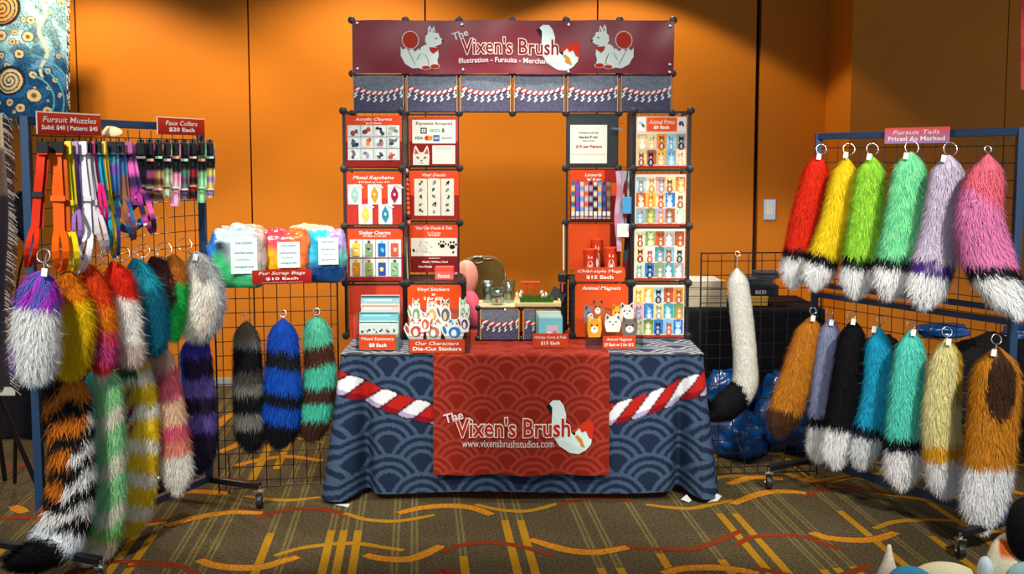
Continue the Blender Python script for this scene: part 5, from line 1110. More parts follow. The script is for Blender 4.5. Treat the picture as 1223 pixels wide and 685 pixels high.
# free-standing grid panels
PA1, PB1 = (-1.504, 5.464), (-.905, 5.60)
gp = thing('gridwall_stand', 'black wire grid panel between the left rack and the table', 'grid panel', on(PA1, PB1, .5, 0)); gridwall(gp, PA1, PB1, 0, 1, .02, 1.26, 0., th=.005)
m = MB(); 
for k in (0, 1): m.tube([on(PA1, PB1, k, .0), on(PA1, PB1, k, 1.28)], .0045, 6)
for z in (.02, 1.275): m.tube([on(PA1, PB1, 0, z), on(PA1, PB1, 1, z)], .0035, 6)
m.build('rim', 'grid_wire', gp)
for k in (.08, .92):
    m = MB(); m.tube([on(PA1, PB1, k, .008, -.16), on(PA1, PB1, k, .008, .02)], .006, 6); m.tube([on(PA1, PB1, k, .008, -.16), on(PA1, PB1, k, .2, 0)], .004, 6); m.build('foot', 'grid_wire', gp)
PA2, PB2 = (1.0, 5.73), (1.66, 5.80)
gp2 = thing('gridwall_stand', 'black wire grid panel between the table and the right rack', 'grid panel', on(PA2, PB2, .5, 0)); gridwall(gp2, PA2, PB2, 0, 1, .02, 1.21, 0., th=.005)
m = MB()
for k in (0, 1): m.tube([on(PA2, PB2, k, .0), on(PA2, PB2, k, 1.22)], .0045, 6)
for z in (.02, 1.215): m.tube([on(PA2, PB2, 0, z), on(PA2, PB2, 1, z)], .0035, 6)
m.build('rim', 'grid_wire', gp2)
for k in (.08, .92):
    m = MB(); m.tube([on(PA2, PB2, k, .008, -.16), on(PA2, PB2, k, .008, .02)], .006, 6); m.tube([on(PA2, PB2, k, .008, -.16), on(PA2, PB2, k, .2, 0)], .004, 6); m.build('foot', 'grid_wire', gp2)
# rack signs
sign('long red muzzle price sign at the near end of the left rack', 44, 136, 120, 161, 0, 'Fursuit Muzzles', 'Solid: $40 | Pattern: $45', (196, 56, 22), A=LA, B=LB, off=.06, white_edge=True, col2=(150, 26, 18))
sign('small red collar price sign at the far end of the left rack', 188, 141.5, 244, 161, 0, 'Faux Collars', '$20 Each', (182, 48, 22), A=LA, B=LB, off=.06, white_edge=True, col2=(140, 22, 18))
sign('pink and orange tail price sign on the top rail of the right rack', 1057, 152, 1134, 171, 0, 'Fursuit Tails', 'Priced As Marked', (222, 84, 70), A=RA, B=RB_, off=.04, col2=(170, 124, 180))
# ================================================================== STRAPS AND COLLARS ON THE LEFT RACK
G6 = 'webbing muzzle harnesses on the left rack'
HN = [('red', (206, 44, 14), 50, 318, 11, -10), ('orange', (232, 92, 10), 66, 322, 15, 6), ('yellow', (226, 200, 20), 77, 322, 12, 8), ('lilac', (146, 104, 176), 87, 296, 9, 5), ('white', (222, 222, 226), 95, 326, 13, 12),
      ('pale grey', (190, 184, 190), 102, 300, 10, 16), ('magenta pink', (206, 24, 96), 108, 268, 7, 14), ('sky blue', (16, 140, 176), 115, 296, 8, 14), ('mustard', (190, 160, 16), 121, 302, 8, 12),
      ('blue and teal patterned', (36, 70, 120), 132, 306, 11, 4), ('brown and blue patterned', (120, 74, 50), 142, 285, 9, 10), ('pink and navy dotted', (120, 24, 90), 150, 276, 12, 22)]
PAT = {9: [(36, 70, 120), (40, 120, 130), (90, 60, 140), (40, 90, 150)], 10: [(130, 80, 50), (40, 60, 110), (30, 90, 130), (110, 70, 60)], 11: [(150, 40, 120), (40, 24, 60), (200, 80, 150), (40, 24, 60)]}
for i, (nm, c, x, yb, w, dx) in enumerate(HN):
    Yb = Yl(x, .13); s = Yb / F; t = thing('muzzle_harness', f'{nm} webbing muzzle harness hanging in the strap row of the left rack', 'harness', PY(x + dx, yb, Yb), G6)
    cols = (lambda k: [PAT[i][(j // 2) % 4] for j in range(k)]) if i in PAT else (lambda k: c)
    ym = yb - 46
    for j, (o, o2, yo) in enumerate(((0, 0, 0), (w * .55, w * .9, 4))):
        P = smooth([PY(x + o, 172, Yb + .02 * j), PY(x + o + dx * .25, 205, Yb + .02 * j - .008), PY(x + o + dx * .6, 240, Yb + .02 * j), PY(x + o2 * .7 + dx * .8, ym, Yb + .02 * j)], 5)
        m = MB(); cc = cols(len(P)); m.ribbon(P, w * s * (.85 if j == 0 else .6), .004, (1, .2, 0), cc if i in PAT else (np.array(c) * (.94 if j == 0 else .82))); m.build('strap', 'print', t)
    cx = x + dx * .85; lean = [-.35, .1, .2, .05, -.45, .5, .3, .15, .2, .1, .4, .6][i]; pts = [PY(cx + (w * .42) * math.sin(a) + lean * (22 - 24 * math.cos(a)) * .5, ym + 22 - 25 * math.cos(a), Yb - .03 + .03 * math.cos(a * 2)) for a in np.linspace(0, 2 * math.pi, 20)]
    m = MB(); m.ribbon(pts, w * s * .50, .005, (1, .8, .1), cols(len(pts)) if i in PAT else c); m.build('nose_loop', 'print', t)
    m = MB(); bc = (30, 30, 32) if i in (0, 1, 5, 7, 9, 10) else np.minimum(np.array(c) * .7 + 60, 235)
    m.box(PY(x + 1, 176, Yb - .012), (w * s * 1.25, .014, .05), bc); m.box(PY(x + 1, 183, Yb - .014), (w * s * 1.1, .01, .012), np.array(c)); m.build('buckle', 'print', t, bevel=.003)
    m = MB(); q = PY(x + dx * .55, 232 + 5 * (i % 3), Yb - .010); m.box(q, (w * s * 1.2, .008, .022), np.minimum(np.array(c) * .8 + 20, 240) if i % 3 else (40, 38, 40)); m.build('slider', 'print', t, bevel=.002)
    m = MB(); m.tube([PL(x, 168, LA, LB, 0), PY(x, 168, Yb - .02), PY(x, 165, Yb - .025)], .003, 6); m.build('peg_hook', 'grid_wire', t)
# loose cream snout-shaped card behind the sign
q = PL(132, 157, LA, LB, .03); m = MB(); m.ell(q, (.055, .012, .024), (232, 196, 150), 14, 8, -.1); tag(m.build('cream_felt_shape', 'plush', smooth=True), 'cream felt pad behind the long red sign on the left rack', 'felt pad')
CL = [('navy', (30, 34, 60), (20, 20, 26)), ('pink and black', (176, 80, 110), (40, 30, 36)), ('tan chain', (176, 130, 80), (80, 56, 40)), ('green floral', (120, 140, 100), (170, 180, 150)), ('pale pink', (214, 130, 160), (226, 160, 180)), ('forest green', (60, 110, 90), (90, 60, 90)), ('red plaid', (140, 20, 30), (20, 20, 22)), ('mint', (110, 176, 120), (150, 206, 150)), ('yellow and lilac', (196, 180, 90), (150, 120, 160))]
for i, (nm, c, c2) in enumerate(CL):
    x = 168 + i * 10.3; Yb = Yl(min(x, 250), .10); s = Yb / F; top = 168; bot = [236, 240, 241, 236, 246, 238, 238, 242, 236][i]
    t = thing('fabric_collar', f'{nm} buckled collar, {["first", "second", "third", "fourth", "fifth", "sixth", "seventh", "eighth", "last"][i]} from left in the collar row', 'collar', PY(x, bot, Yb), 'buckled collars on the left rack')
    for j in (0, 1):
        P = [PY(x + (2.2 if j else -2.2) * (1 if k < 12 else .6), 172 + (bot - 172) * k / 16, Yb + (.016 if j else -.01)) for k in range(17)]
        cc = [(22, 22, 26) if 3 < k < 8 else ((c if (k // 2) % 2 == 0 else c2)) for k in range(17)]; m = MB(); m.ribbon(P, .034, .004, (1, .3, 0), cc); m.build('band', 'print', t)
    m = MB(); m.box(PY(x, 178, Yb - .018), (.036, .014, .055), (16, 16, 20)); m.build('buckle', 'print', t, bevel=.004)
    m = MB(); m.box(PY(x, 188 + 3 * (i % 2), Yb - .018), (.04, .008, .012), [(190, 160, 160), (196, 140, 110), (150, 190, 160)][i % 3]); m.build('keeper', 'print', t, bevel=.002); m = MB(); m.box(PY(x, 222 + (i % 3) * 2, Yb - .018), (.04, .008, .010), [(206, 170, 170), (170, 120, 90), (150, 200, 160)][(i + 1) % 3]); m.build('keeper', 'print', t, bevel=.002)
    m = MB(); m.tube([PL(x, 170, LA, LB, 0), PY(x, 169, Yb - .03), PY(x, 166, Yb - .034)], .0035, 6); m.box(PY(x, 169, Yb - .02), (.028, .012, .016)); m.build('peg_hook', 'black_plastic', t)
# muzzle cup and dangling clips between rows
q = PY(168, 258, Yl(160, .16)); mt = thing('round_muzzle', 'dark patterned round muzzle with blue beads hanging below the dotted harness', 'muzzle', q); m = MB()
m.tube([q + np.array([.045 * math.cos(a), .03 * math.sin(a), .045 * math.sin(a) + .01]) for a in np.linspace(0, 6.28, 20)[:-1]], .010, 8, [PAT[11][k % 4] for k in range(19)], closed=True); m.build('band', 'print', mt, smooth=True)
m = MB(); m.tube([q + np.array([-.1 + .13 * k / 8, -.02, -.03 - .025 * math.sin(k * .5)]) for k in range(9)], .017, 8, [PAT[9][k % 4] for k in range(9)]); m.build('padded_strap', 'print', mt, smooth=True)
m = MB()
for k in range(5): m.ell(q + np.array([-.07 + .026 * k, -.045, -.032]), (.009, .007, .008), [(60, 170, 190), (220, 220, 220), (190, 60, 90)][k % 3], 8, 6)
m.build('beads', 'print', mt, smooth=True)
for i, (x, y) in enumerate([(62, 309), (95, 312), (116, 308), (128, 306)]):    # spare rings on the hooks above the upper tails
    q = PY(x, y, Yl(x, .10)); r = .026; m = MB(); m.tube([q + np.array([r * math.cos(a), .008 * math.sin(a), r * 1.2 * math.sin(a)]) for a in np.linspace(0, 6.28, 18)[:-1]], .0024, 6, closed=True)
    tag(m.build('metal_ring', 'chrome', smooth=True), f'empty metal ring, {words[i]} from left, on a hook between straps and tails', 'ring', 'spare rings on the left rack')
# ================================================================== BASKET OF SCRAP BAGS
bA, bB = (-1.43, 5.30), (-.92, 5.42)
bk = thing('wire_basket', 'black wire basket on the middle grid panel holding bags of fur scraps', 'basket', on(bA, bB, .5, 1.10))
zb0 = 1.115; zb1 = PL(330, 322, bA, bB)[2]
m = MB()
for z in (zb0, zb1):
    for o in (0, -.16): m.tube([on(bA, bB, 0, z, o), on(bA, bB, 1, z, o)], .003, 6)
    for k in (0, 1): m.tube([on(bA, bB, k, z, 0), on(bA, bB, k, z, -.16)], .003, 6)
for i in range(15): k = i / 14; m.tube([on(bA, bB, k, zb1, 0), on(bA, bB, k, zb0, 0), on(bA, bB, k, zb0, -.16), on(bA, bB, k, zb1, -.16)], .002, 5)
m.build('basket_wires', 'grid_wire', bk)
def scrap_bag(label, x0, x1, y0, y1, k, off, cf, papers, seed):
    c = PL((x0 + x1) / 2, (y0 + y1) / 2, bA, bB, off); s = c[1] / F; rx = (x1 - x0) / 2 * s; rz_ = (y1 - y0) / 2 * s
    t = thing('scrap_bag', label, 'bag', (c[0], c[1], c[2] - rz_), 'clear bags of fur scraps in the basket'); n, mm = 44, 26; V = []; cc = []
    for i in range(mm + 1):
        th = math.pi * i / mm
        for j in range(n):
            a = 2 * math.pi * j / n; e = .42
            f = lambda q: math.copysign(abs(q) ** e, q); x = f(math.cos(a)) * f(math.sin(th)) ; z = f(math.cos(th)); y = math.sin(a) * math.sin(th)
            nz_ = mnoise.noise(Vector((x * 2.2 + seed, y * 2, z * 2.2))) * .13 + mnoise.noise(Vector((x * 6 + seed, y * 5, z * 6))) * .05
            V.append(c + np.array([x * rx * (1 + nz_), y * .058 * (1 + nz_ * 2), z * rz_ * (1 + nz_ * (1.1 if z > 0 else .3))])); cc.append(cf((x + 1) / 2 + nz_ * .5, (1 - z) / 2 + nz_ * .5))
    F_ = [(i * n + j, i * n + (j + 1) % n, (i + 1) * n + (j + 1) % n, (i + 1) * n + j) for i in range(mm) for j in range(n)]
    m = MB(); m.add(V, F_, cc); m.build('stuffed_bag', 'plastic_bag', t, smooth=True)
    for (a, b, c_, d) in papers:
        O = PL(a, b, bA, bB, off + .080); U = PL(c_, b, bA, bB, off + .080) - O; V_ = PL(a, d, bA, bB, off + .080) - O; U[2] = 0; V_[0] = V_[1] = 0
        N = np.array([U[1], -U[0], 0]); N /= np.linalg.norm(N); fl = Flat(O, U, V_, N); fl.rect(0, 0, 1, 1, (212, 226, 224), 0)
        fl.text('FUR SCRAPS', .2, .12, .8, .18, (60, 70, 74), 1, .01); fl.text('Assorted colours', .15, .38, .85, .45, (60, 70, 74), 1, .01); fl.text('mixed pile', .2, .58, .7, .64, (80, 90, 94), 1, .0); fl.text('one bag per price', .15, .78, .85, .85, (40, 50, 54), 1, .02); fl.build('info_sheet', t)
scrap_bag('bag of white, peach and black fur scraps at the rear of the basket', 262, 320, 268, 326, .2, -.10, lambda u, v: (216, 176, 150) if u > .6 else (190, 202, 202), [], 9)
scrap_bag('bag of blue, white and green fur scraps, left in the basket', 249, 318, 274, 344, .15, -.02, lambda u, v: (40, 120, 200) if u < .16 else ((60, 176, 110) if v > .72 - .25 * (u < .35) else ((40, 52, 70) if u < .34 and v > .2 else ((214, 186, 172) if u > .8 else (186, 204, 208)))), [(275, 284, 307, 327)], 1)
scrap_bag('bag of red, yellow and orange fur scraps, middle of the basket', 313, 371, 273, 330, .5, -.04, lambda u, v: (222, 70, 80) if v < .35 and u < .6 else ((236, 176, 20) if u < .5 else (232, 110, 40)), [(331, 289, 358, 320)], 4)
scrap_bag('bag of aqua, lilac and navy fur scraps, right in the basket', 365, 414, 274, 338, .85, -.03, lambda u, v: (20, 60, 110) if v > .66 else ((50, 180, 214) if u < .55 else ((150, 130, 190) if v < .35 else (90, 190, 170))), [(380, 284, 404, 316)], 7)
scrap_bag('bag of peach fur scraps, rearmost on the right of the basket', 344, 402, 268, 315, .7, -.10, lambda u, v: (236, 186, 150), [], 12)
sign('red fur scrap price sign wired to the front of the basket', 301, 322, 372, 339, 0, 'Fur Scrap Bags', '$10 Each', (176, 36, 20), A=bA, B=bB, off=.068, l3='made from leftover faux fur, colours will vary', col2=(130, 18, 18))
# ================================================================== BEHIND THE BOOTH
def draped(label, x0, x1, y0, y1, H, ax='x'):
    """table under a black floor-length cloth with soft folds"""
    t = thing('black_draped_table', label, 'table', ((x0 + x1) / 2, (y0 + y1) / 2, 0)); r = .05; P = []
    for a, b, n in (((x0, y1), (x0, y0), 60), ((x0, y0), (x1, y0), 160), ((x1, y0), (x1, y1), 60), ((x1, y1), (x0, y1), 60)):
        for i in range(n): k = i / n; P.append((a[0] + (b[0] - a[0]) * k, a[1] + (b[1] - a[1]) * k))
    P.append(P[0]); P = np.array(P); cen = np.array([(x0 + x1) / 2, (y0 + y1) / 2]); s = np.concatenate([[0], np.cumsum(np.hypot(*(P[1:] - P[:-1]).T))])
    zz = np.linspace(H, .01, 26); g = np.zeros((len(P), 27, 3)); sg = np.sign(P - cen); near = np.stack([np.abs(np.abs(P[:, 0] - cen[0]) - (x1 - x0) / 2) < 1e-6, np.abs(np.abs(P[:, 1] - cen[1]) - (y1 - y0) / 2) < 1e-6], 1)
    for j, z in enumerate(zz):
        d = (H - z) / H; o = .035 * d + .022 * d * np.sin(s * 23 + np.sin(s * 7) * 1.5); g[:, j + 1, :2] = P + sg * near * o[:, None]; g[:, j + 1, 2] = z
    g[:, 0, :2] = cen; g[:, 0, 2] = H + .003; g[:, 0, :2] += (P - cen) * .0
    C = np.zeros(g.shape); C[:] = 20; grid_mesh('black_cloth', g, C, 'black_cloth', t); return t
tz = PY(900, 369, 6.75)[2]
draped('low table under a black cloth behind the right grid panel', PY(812, 380, 6.75)[0], PY(2000, 380, 6.75)[0] * .0 + PY(985, 380, 6.75)[0], 6.75, 7.45, tz)
def carton(label, x0, x1, y0, y1, Y, dep, m_, name='storage_box', lid=None):
    X0, X1, z0, z1 = frame_px(x0, y0, x1, y1, Y); z0 = max(z0, 0)
    t = thing(name, label, 'box', ((X0 + X1) / 2, Y + dep / 2, z0), None); m = MB(); h = z1 - z0; m.box(((X0 + X1) / 2, Y + dep / 2, z0 + h * .42), (X1 - X0, dep, h * .84)); m.build('box_body', m_, t, bevel=.004)
    m = MB(); m.box(((X0 + X1) / 2, Y + dep / 2, z0 + h * .92), (X1 - X0 + .008, dep + .008, h * .16)); m.build('lid', lid or m_, t, bevel=.003); return t
bY = 6.85
carton('cream storage box, lowest of the stack behind the right cube tower', 814, 868, 354, 369, bY, .3, 'wood_box'); carton('cream storage box in the middle of the stack behind the cube tower', 812, 866, 344, 353.4, bY, .3, 'wood_box'); carton('cream flat box on top of the stack behind the cube tower', 808, 862, 335, 343.4, bY, .28, 'wood_box', lid='white_card')
carton('small amber box leaning at the end of the cream stack', 862.5, 867, 335, 343.2, bY + .02, .1, 'yellow_wood')
carton('yellow wooden box on the black table behind the white tail', 893, 917, 354, 365, bY, .2, 'yellow_wood', 'wooden_box'); carton('black case labelled with white letters on the yellow box', 893, 930, 341, 353.6, bY + .02, .22, 'black_plastic', 'equipment_case')
carton('grey plastic tray on top of the black case', 892, 924, 333, 340.6, bY + .04, .2, 'grey_canvas', 'plastic_tray'); carton('clear grey lid pile beside the plastic tray', 905, 931, 325, 332.5, bY + .05, .16, 'grey_canvas', 'plastic_tray')
q = PY(909, 348.6, bY + .014); fl = Flat(q + np.array([-.035, 0, .012]), (.07, 0, 0), (0, 0, -.024), (0, -1, 0)); fl.text('RED', 0, 0, 1, 1, (200, 200, 200), 1, .04); o = fl.m.build('case_label', 'print'); tag(o, 'white letters stuck on the black equipment case', 'label')
def lump(name, label, cat, c, r, m_, seed, amp=.25, n=40, mm=24):
    V = []
    for i in range(mm + 1):
        th = math.pi * i / mm
        for j in range(n):
            a = 2 * math.pi * j / n; d = np.array([math.cos(a) * math.sin(th), math.sin(a) * math.sin(th), math.cos(th)])
            k = 1 + amp * mnoise.noise(Vector(d * 1.6) + Vector((seed, 0, 0))) + amp * .5 * mnoise.noise(Vector(d * 5) + Vector((0, seed, 0))); p = np.array(c) + d * np.array(r) * k; p[2] = max(p[2], .004); V.append(p)
    m = MB(); m.add(V, [(i * n + j, (i + 1) * n + j, (i + 1) * n + (j + 1) % n, i * n + (j + 1) % n) for i in range(mm) for j in range(n)]); o = m.build(name, m_, smooth=True); return tag(o, label, cat)
def lumpx(name, label, cat, x0, x1, y0, y1, Y, dep, m_, seed, amp=.25):
    X0, X1, z0, z1 = frame_px(x0, y0, x1, y1, Y); z0 = max(z0, .0); z0 = -.05 if z0 < .12 else z0; return lump(name, label, cat, ((X0 + X1) / 2, Y, (z0 + z1) / 2), ((X1 - X0) / 2, dep, (z1 - z0) / 2), m_, seed, amp)
lumpx('blue_plastic_bag', 'glossy blue plastic bag on the floor beneath the white tail', 'bag', 842, 915, 490, 536, 6.28, .24, 'blue_tarp', 3); lumpx('blue_plastic_bag', 'crumpled blue plastic bag under the ginger tail on the right', 'bag', 905, 985, 446, 520, 6.35, .26, 'blue_tarp', 5)
lumpx('blue_plastic_bag', 'small blue plastic bag behind the black tip of the white tail', 'bag', 838, 905, 442, 488, 6.52, .2, 'blue_tarp', 8); lumpx('black_duffel', 'black soft bag on the floor behind the lower right tails', 'bag', 992, 1098, 402, 540, 6.3, .28, 'black_cloth', 11, .15)
lumpx('black_duffel', 'large black bag pile behind the fox tail at far right', 'bag', 1118, 1260, 396, 530, 6.2, .3, 'black_cloth', 14, .15)
lumpx('blue_folded_bag', 'blue bag lying on the dark pile between aqua and yellow tails', 'bag', 1094, 1158, 385, 404, 6.25, .10, 'blue_tarp', 17); lumpx('blue_folded_bag', 'blue bag edge right of the fox tail', 'bag', 1196, 1250, 388, 408, 6.25, .1, 'blue_tarp', 19)
# red cloth edge at far right
q = PY(1219, 60, 5.0); t = thing('red_hanging_cloth', 'narrow red hanging cloth at the right edge of the view', 'cloth', (q[0] + .15, 5.0, PY(1219, 112, 5.0)[2])); m = MB(); m.ribbon([PY(1219, y, 5.0 + .01 * math.sin(y * .1)) + np.array([.15, 0, 0]) for y in range(-60, 113, 8)], .3, .004, (1, 0, 0)); m.build('cloth', 'red_fabric', t)
m = MB(); a = PY(1219, -60, 5.0); m.tube([(a[0] - .02, 5.0, a[2]), (a[0] + .4, 5.0, a[2])], .01, 8); m.tube([(a[0] + .38, 5.0, 0), (a[0] + .38, 5.0, a[2])], .014, 8); m.build('stand', 'black_metal', t)
# banquet chair behind the table
cY = 7.35; ch = thing('banquet_chair', 'olive gold banquet chair behind the table, its back seen through the arch', 'chair', (PY(580, 330, cY)[0], cY - .2, 0))
X0, X1, z0, z1 = frame_px(549, 305, 603, 405, cY); n = 24; prof = []
for i in range(n + 1):
    a = math.pi * i / n; ca_ = math.cos(a); prof.append(((X0 + X1) / 2 - math.copysign(abs(ca_) ** .6, ca_) * (X1 - X0) / 2, z1 - (1 - math.sin(a) ** .7) * .16))
outl = [(X0 + .02, z0)] + prof + [(X1 - .02, z0)]; m = MB(); k = len(outl)
m.add([(x, cY - .03, z) for x, z in outl] + [(x, cY + .02, z) for x, z in outl], [tuple(range(k)), tuple(range(k, 2 * k))[::-1]] + [(j, k + j, k + (j + 1) % k, (j + 1) % k) for j in range(k)]); m.build('backrest', 'olive_velvet', ch, bevel=.01)
m = MB(); m.box(((X0 + X1) / 2, cY - .25, .46), (X1 - X0 + .06, .44, .07)); m.build('seat', 'olive_velvet', ch, bevel=.02)
for x in (X0, X1):
    m = MB(); m.tube([(x, cY + .03, 0), (x, cY + .01, z1 - .12)], .011, 8); m.build('leg', 'chrome', ch, smooth=True); m = MB(); m.tube([(x, cY - .44, 0), (x, cY - .43, .44)], .011, 8); m.build('leg', 'chrome', ch, smooth=True)
m = MB(); hc = PY(571, 310, cY - .05); m.tube([hc + np.array([.04 * math.cos(a), -.01 * math.sin(a), .024 * math.sin(a)]) for a in np.linspace(0, 6.28, 16)[:-1]], .005, 6, closed=True)
m.tube([PY(558, 309, cY - .04), hc + np.array([-.045, 0, 0])], .004, 6); m.tube([hc + np.array([.04, 0, .005]), PY(590, 309, cY - .04)], .005, 6); m.build('handle', 'chrome', ch, smooth=True)
# pink plush and salmon cushion
ps = thing('plush_cushion', 'salmon and pink rounded cushion behind the left cube tower', 'cushion', PY(560, 385, 6.4)); 
m = MB(); q = PY(556, 333, 6.42); m.ell(q, (.075, .06, .115), None, 20, 14, -.1); m.build('upper_pad', 'salmon', ps, smooth=True); m = MB(); q = PY(563, 368, 6.4); m.ell(q, (.06, .06, .12), None, 20, 14, .2); m.build('lower_pad', 'pinkish', ps, smooth=True)
st = MB(); b0 = PY(560, 385, 6.4); zc = .47
m = MB(); m.box((b0[0] - .05, 6.42, (b0[2] - .02) / 2), (.3, .3, b0[2] - .02)); tag(m.build('dark_crate', 'black_plastic', bevel=.01), 'dark crate behind the table carrying the pink cushion', 'crate')
# ---- far left: neighbour's things
tY = 7.5; TXa, TXb, tz0, tz1 = frame_px(-60, -40, 80, 141, tY)
tp = thing('tapestry_blanket', 'fringed blue woven blanket with cream moons and spirals, hanging at top left', 'blanket', ((TXa + TXb) / 2, tY, tz0)); n, k = 150, 190
U_, V_ = np.meshgrid(np.linspace(0, 1, n), np.linspace(0, 1, k), indexing='ij'); pxx = -60 + 140 * U_; pyy = -40 + 181 * V_
g = np.stack([TXa + (TXb - TXa) * U_, tY + .03 * np.sin(U_ * 9), tz1 + (tz0 - tz1) * V_ + .01 * np.sin(U_ * 12) * V_], -1)
no = np.array([[mnoise.noise(Vector((a * .06, b * .05, 0))) for b in pyy[0]] for a in pxx[:, 0]]); n2 = RNG.random(no.shape)
mixv = np.clip((pyy - 35 - 18 * no * 2) / 60, 0, 1)[..., None]; C = np.array([126, 160, 158.]) * (1 - mixv) + np.array([22, 70, 110.]) * mixv; C = C * (.62 + .7 * n2[..., None] + .35 * (no > .12)[..., None])
rt_ = random.Random(8)
for (x, y, r, s_) in [(rt_.uniform(-55, 74), rt_.uniform(-35, 138), rt_.uniform(1.2, 4.2), 0) for _ in range(70)] + list(((6, 9, 22, 1), (12, 96, 18, 1), (38, 24, 5, 0), (20, 39, 4, 0), (17, 50, 4.5, 0), (24, 65, 6, 0), (38, 90, 5, 0), (3, 65, 4, 0), (4, 42, 7, 0), (38, 115, 9, 0), (11, 122, 5, 0), (54, 104, 3, 0), (34, 44, 7, 0), (23, 130, 6, 0), (52, 132, 6, 0), (-20, 60, 16, 1), (-30, 110, 12, 1))):
    d = np.hypot(pxx - x, pyy - y); ins = d < r; C[ins] = (214, 190, 140) if s_ == 0 or y > 20 else (206, 146, 70); C[ins & (d > r * .84)] = (30, 34, 46)
    if s_ == 1: th_ = np.arctan2(pyy - y, pxx - x); sp_m = ins & (np.sin(d * 1.3 - th_) > .45) & (d < r * .84); C[sp_m] = (40, 44, 60)
    else: C[ins & (d < r * .35)] = (120, 90, 60)
sn = np.abs(pxx - (50 + 4 * np.sin(pyy * .13))) < (2.6 - .01 * pyy); C[sn & (pyy < 92)] = (206, 198, 170)
for r in (28, 40, 52): d = np.abs(np.hypot(pxx - 32, pyy - 118) - r); C[(d < 1.1) & (pxx > 36) & (pyy > 62)] = (90, 160, 180)
grid_mesh('woven_cloth', g, C, 'fabric_print', tp)
m = MB(); rd = random.Random(4)
for i in range(150):
    y = -40 + 181 * i / 150; p = PY(80, y, tY); m.tube([p, p + np.array([.02 * rd.random() + .005, -.01, -.02]), p + np.array([.025 * rd.random() - .002, -.005, -.045])], .0035, 4, (206, 196, 170) if rd.random() < .6 else (70, 62, 50))
for i in range(120):
    x = -60 + 140 * i / 120; p = PY(x, 141, tY); m.tube([p + np.array([0, 0, .01]), p + np.array([.02 * rd.random() - .01, -.01, -.03]), p + np.array([.03 * rd.random() - .015, -.005, -.07])], .0035, 4, (206, 190, 160) if rd.random() < .5 else (60, 52, 44))
o = m.build('fringe', 'print', tp)
m = MB(); a = PY(-60, -42, tY); b = PY(84, -42, tY); m.tube([a, b], .012, 8); m.tube([(a[0] + .25, tY, 0), (a[0] + .25, tY, a[2])], .012, 8); m.build('hanging_rail', 'black_metal', tp)
# dark fringed throw at the very edge
sY = float(PZ(-4, 600)[1]) - .02; sw = thing('dark_throw', 'dark grey fringed throw hanging at the left edge of the view', 'throw', PY(2, 470, sY)); n, k = 30, 60; U_, V_ = np.meshgrid(np.linspace(0, 1, n), np.linspace(0, 1, k), indexing='ij')
ed = 3 + 6 * np.sin(V_ * 4.5) ** 2 + 4 * V_; X_ = -60 + (60 + ed) * U_
g = np.zeros((n, k, 3))
for i in range(n):
    for j in range(k): g[i, j] = PY(X_[i, j], 135 + 330 * V_[i, j], sY + .04 * math.sin(U_[i, j] * 14))
C = np.zeros(g.shape); C[:] = (52, 50, 62); C[V_ < .12] = (206, 186, 160); C[(V_ > .12) & (V_ < .3)] = (120, 104, 90); grid_mesh('throw_cloth', g, C, 'knit', sw)
m = MB()
for i in range(170):
    v = i / 170; e = 3 + 6 * math.sin(v * 4.5) ** 2 + 4 * v; p = PY(e, 135 + 330 * v, sY); m.tube([p, p + np.array([.018 + .02 * rd.random(), -.01, -.015]), p + np.array([.02 + .03 * rd.random(), 0, -.035])], .003, 4, (150, 146, 140) if rd.random() < .45 else (40, 38, 44))
for i in range(40):
    p = PY(-20 + 38 * i / 40, 462, sY); m.tube([p, p + np.array([.01 * rd.random(), -.01, -.04])], .004, 4, (196, 190, 176))
m.build('fringe', 'print', sw)
# tripod sign stand whose legs show below
tp2 = thing('tripod_stand', 'black tripod stand behind the left rack, carrying the dark throw', 'stand', PZ(-4, 608)); b = PZ(-4, 600)
hub = np.array([b[0], b[1], .62]); m = MB(); m.tube([hub, hub + np.array([0, 0, 1.4])], .012, 8); m.build('pole', 'black_metal', tp2)
for x, y in ((46, 585), (-60, 600), (6, 575)): p = PZ(x, y); m = MB(); m.tube([hub, p + np.array([0, 0, .012])], .013, 8); m.build('leg', 'black_metal', tp2)
e = PZ(18, 583); m = MB(); m.tube([e + np.array([0, 0, .03]), (hub + PZ(46, 585)) / 2], .01, 8); m.build('brace', 'black_metal', tp2)
# grey padded back with looped cord
gb = thing('grey_backpack', 'dark grey quilted bag hanging behind the near post of the left rack', 'bag', PY(28, 288, 5.6)); q = PY(30, 258, 5.6)
m = MB(); m.ell(q, (.06, .05, .14), None, 20, 14, .12); m.build('bag_body', 'grey_canvas', gb, smooth=True); m = MB(); m.tube(smooth([PY(30, 226, 5.56), PY(17, 240, 5.56), PY(20, 275, 5.56), PY(33, 292, 5.56)], 6), .007, 6)
m.tube(smooth([PY(33, 290, 5.56), PY(24, 320, 5.56), PY(18, 360, 5.58), PY(16, 400, 5.6)], 6), .006, 6); m.build('piping', 'black_plastic', gb, smooth=True)
# neighbour's table under black cloth
draped('neighbouring black-draped table behind the left rack', -4.2, PY(104, 445, 6.6)[0], 6.6, 7.25, PY(50, 438, 6.6)[2])
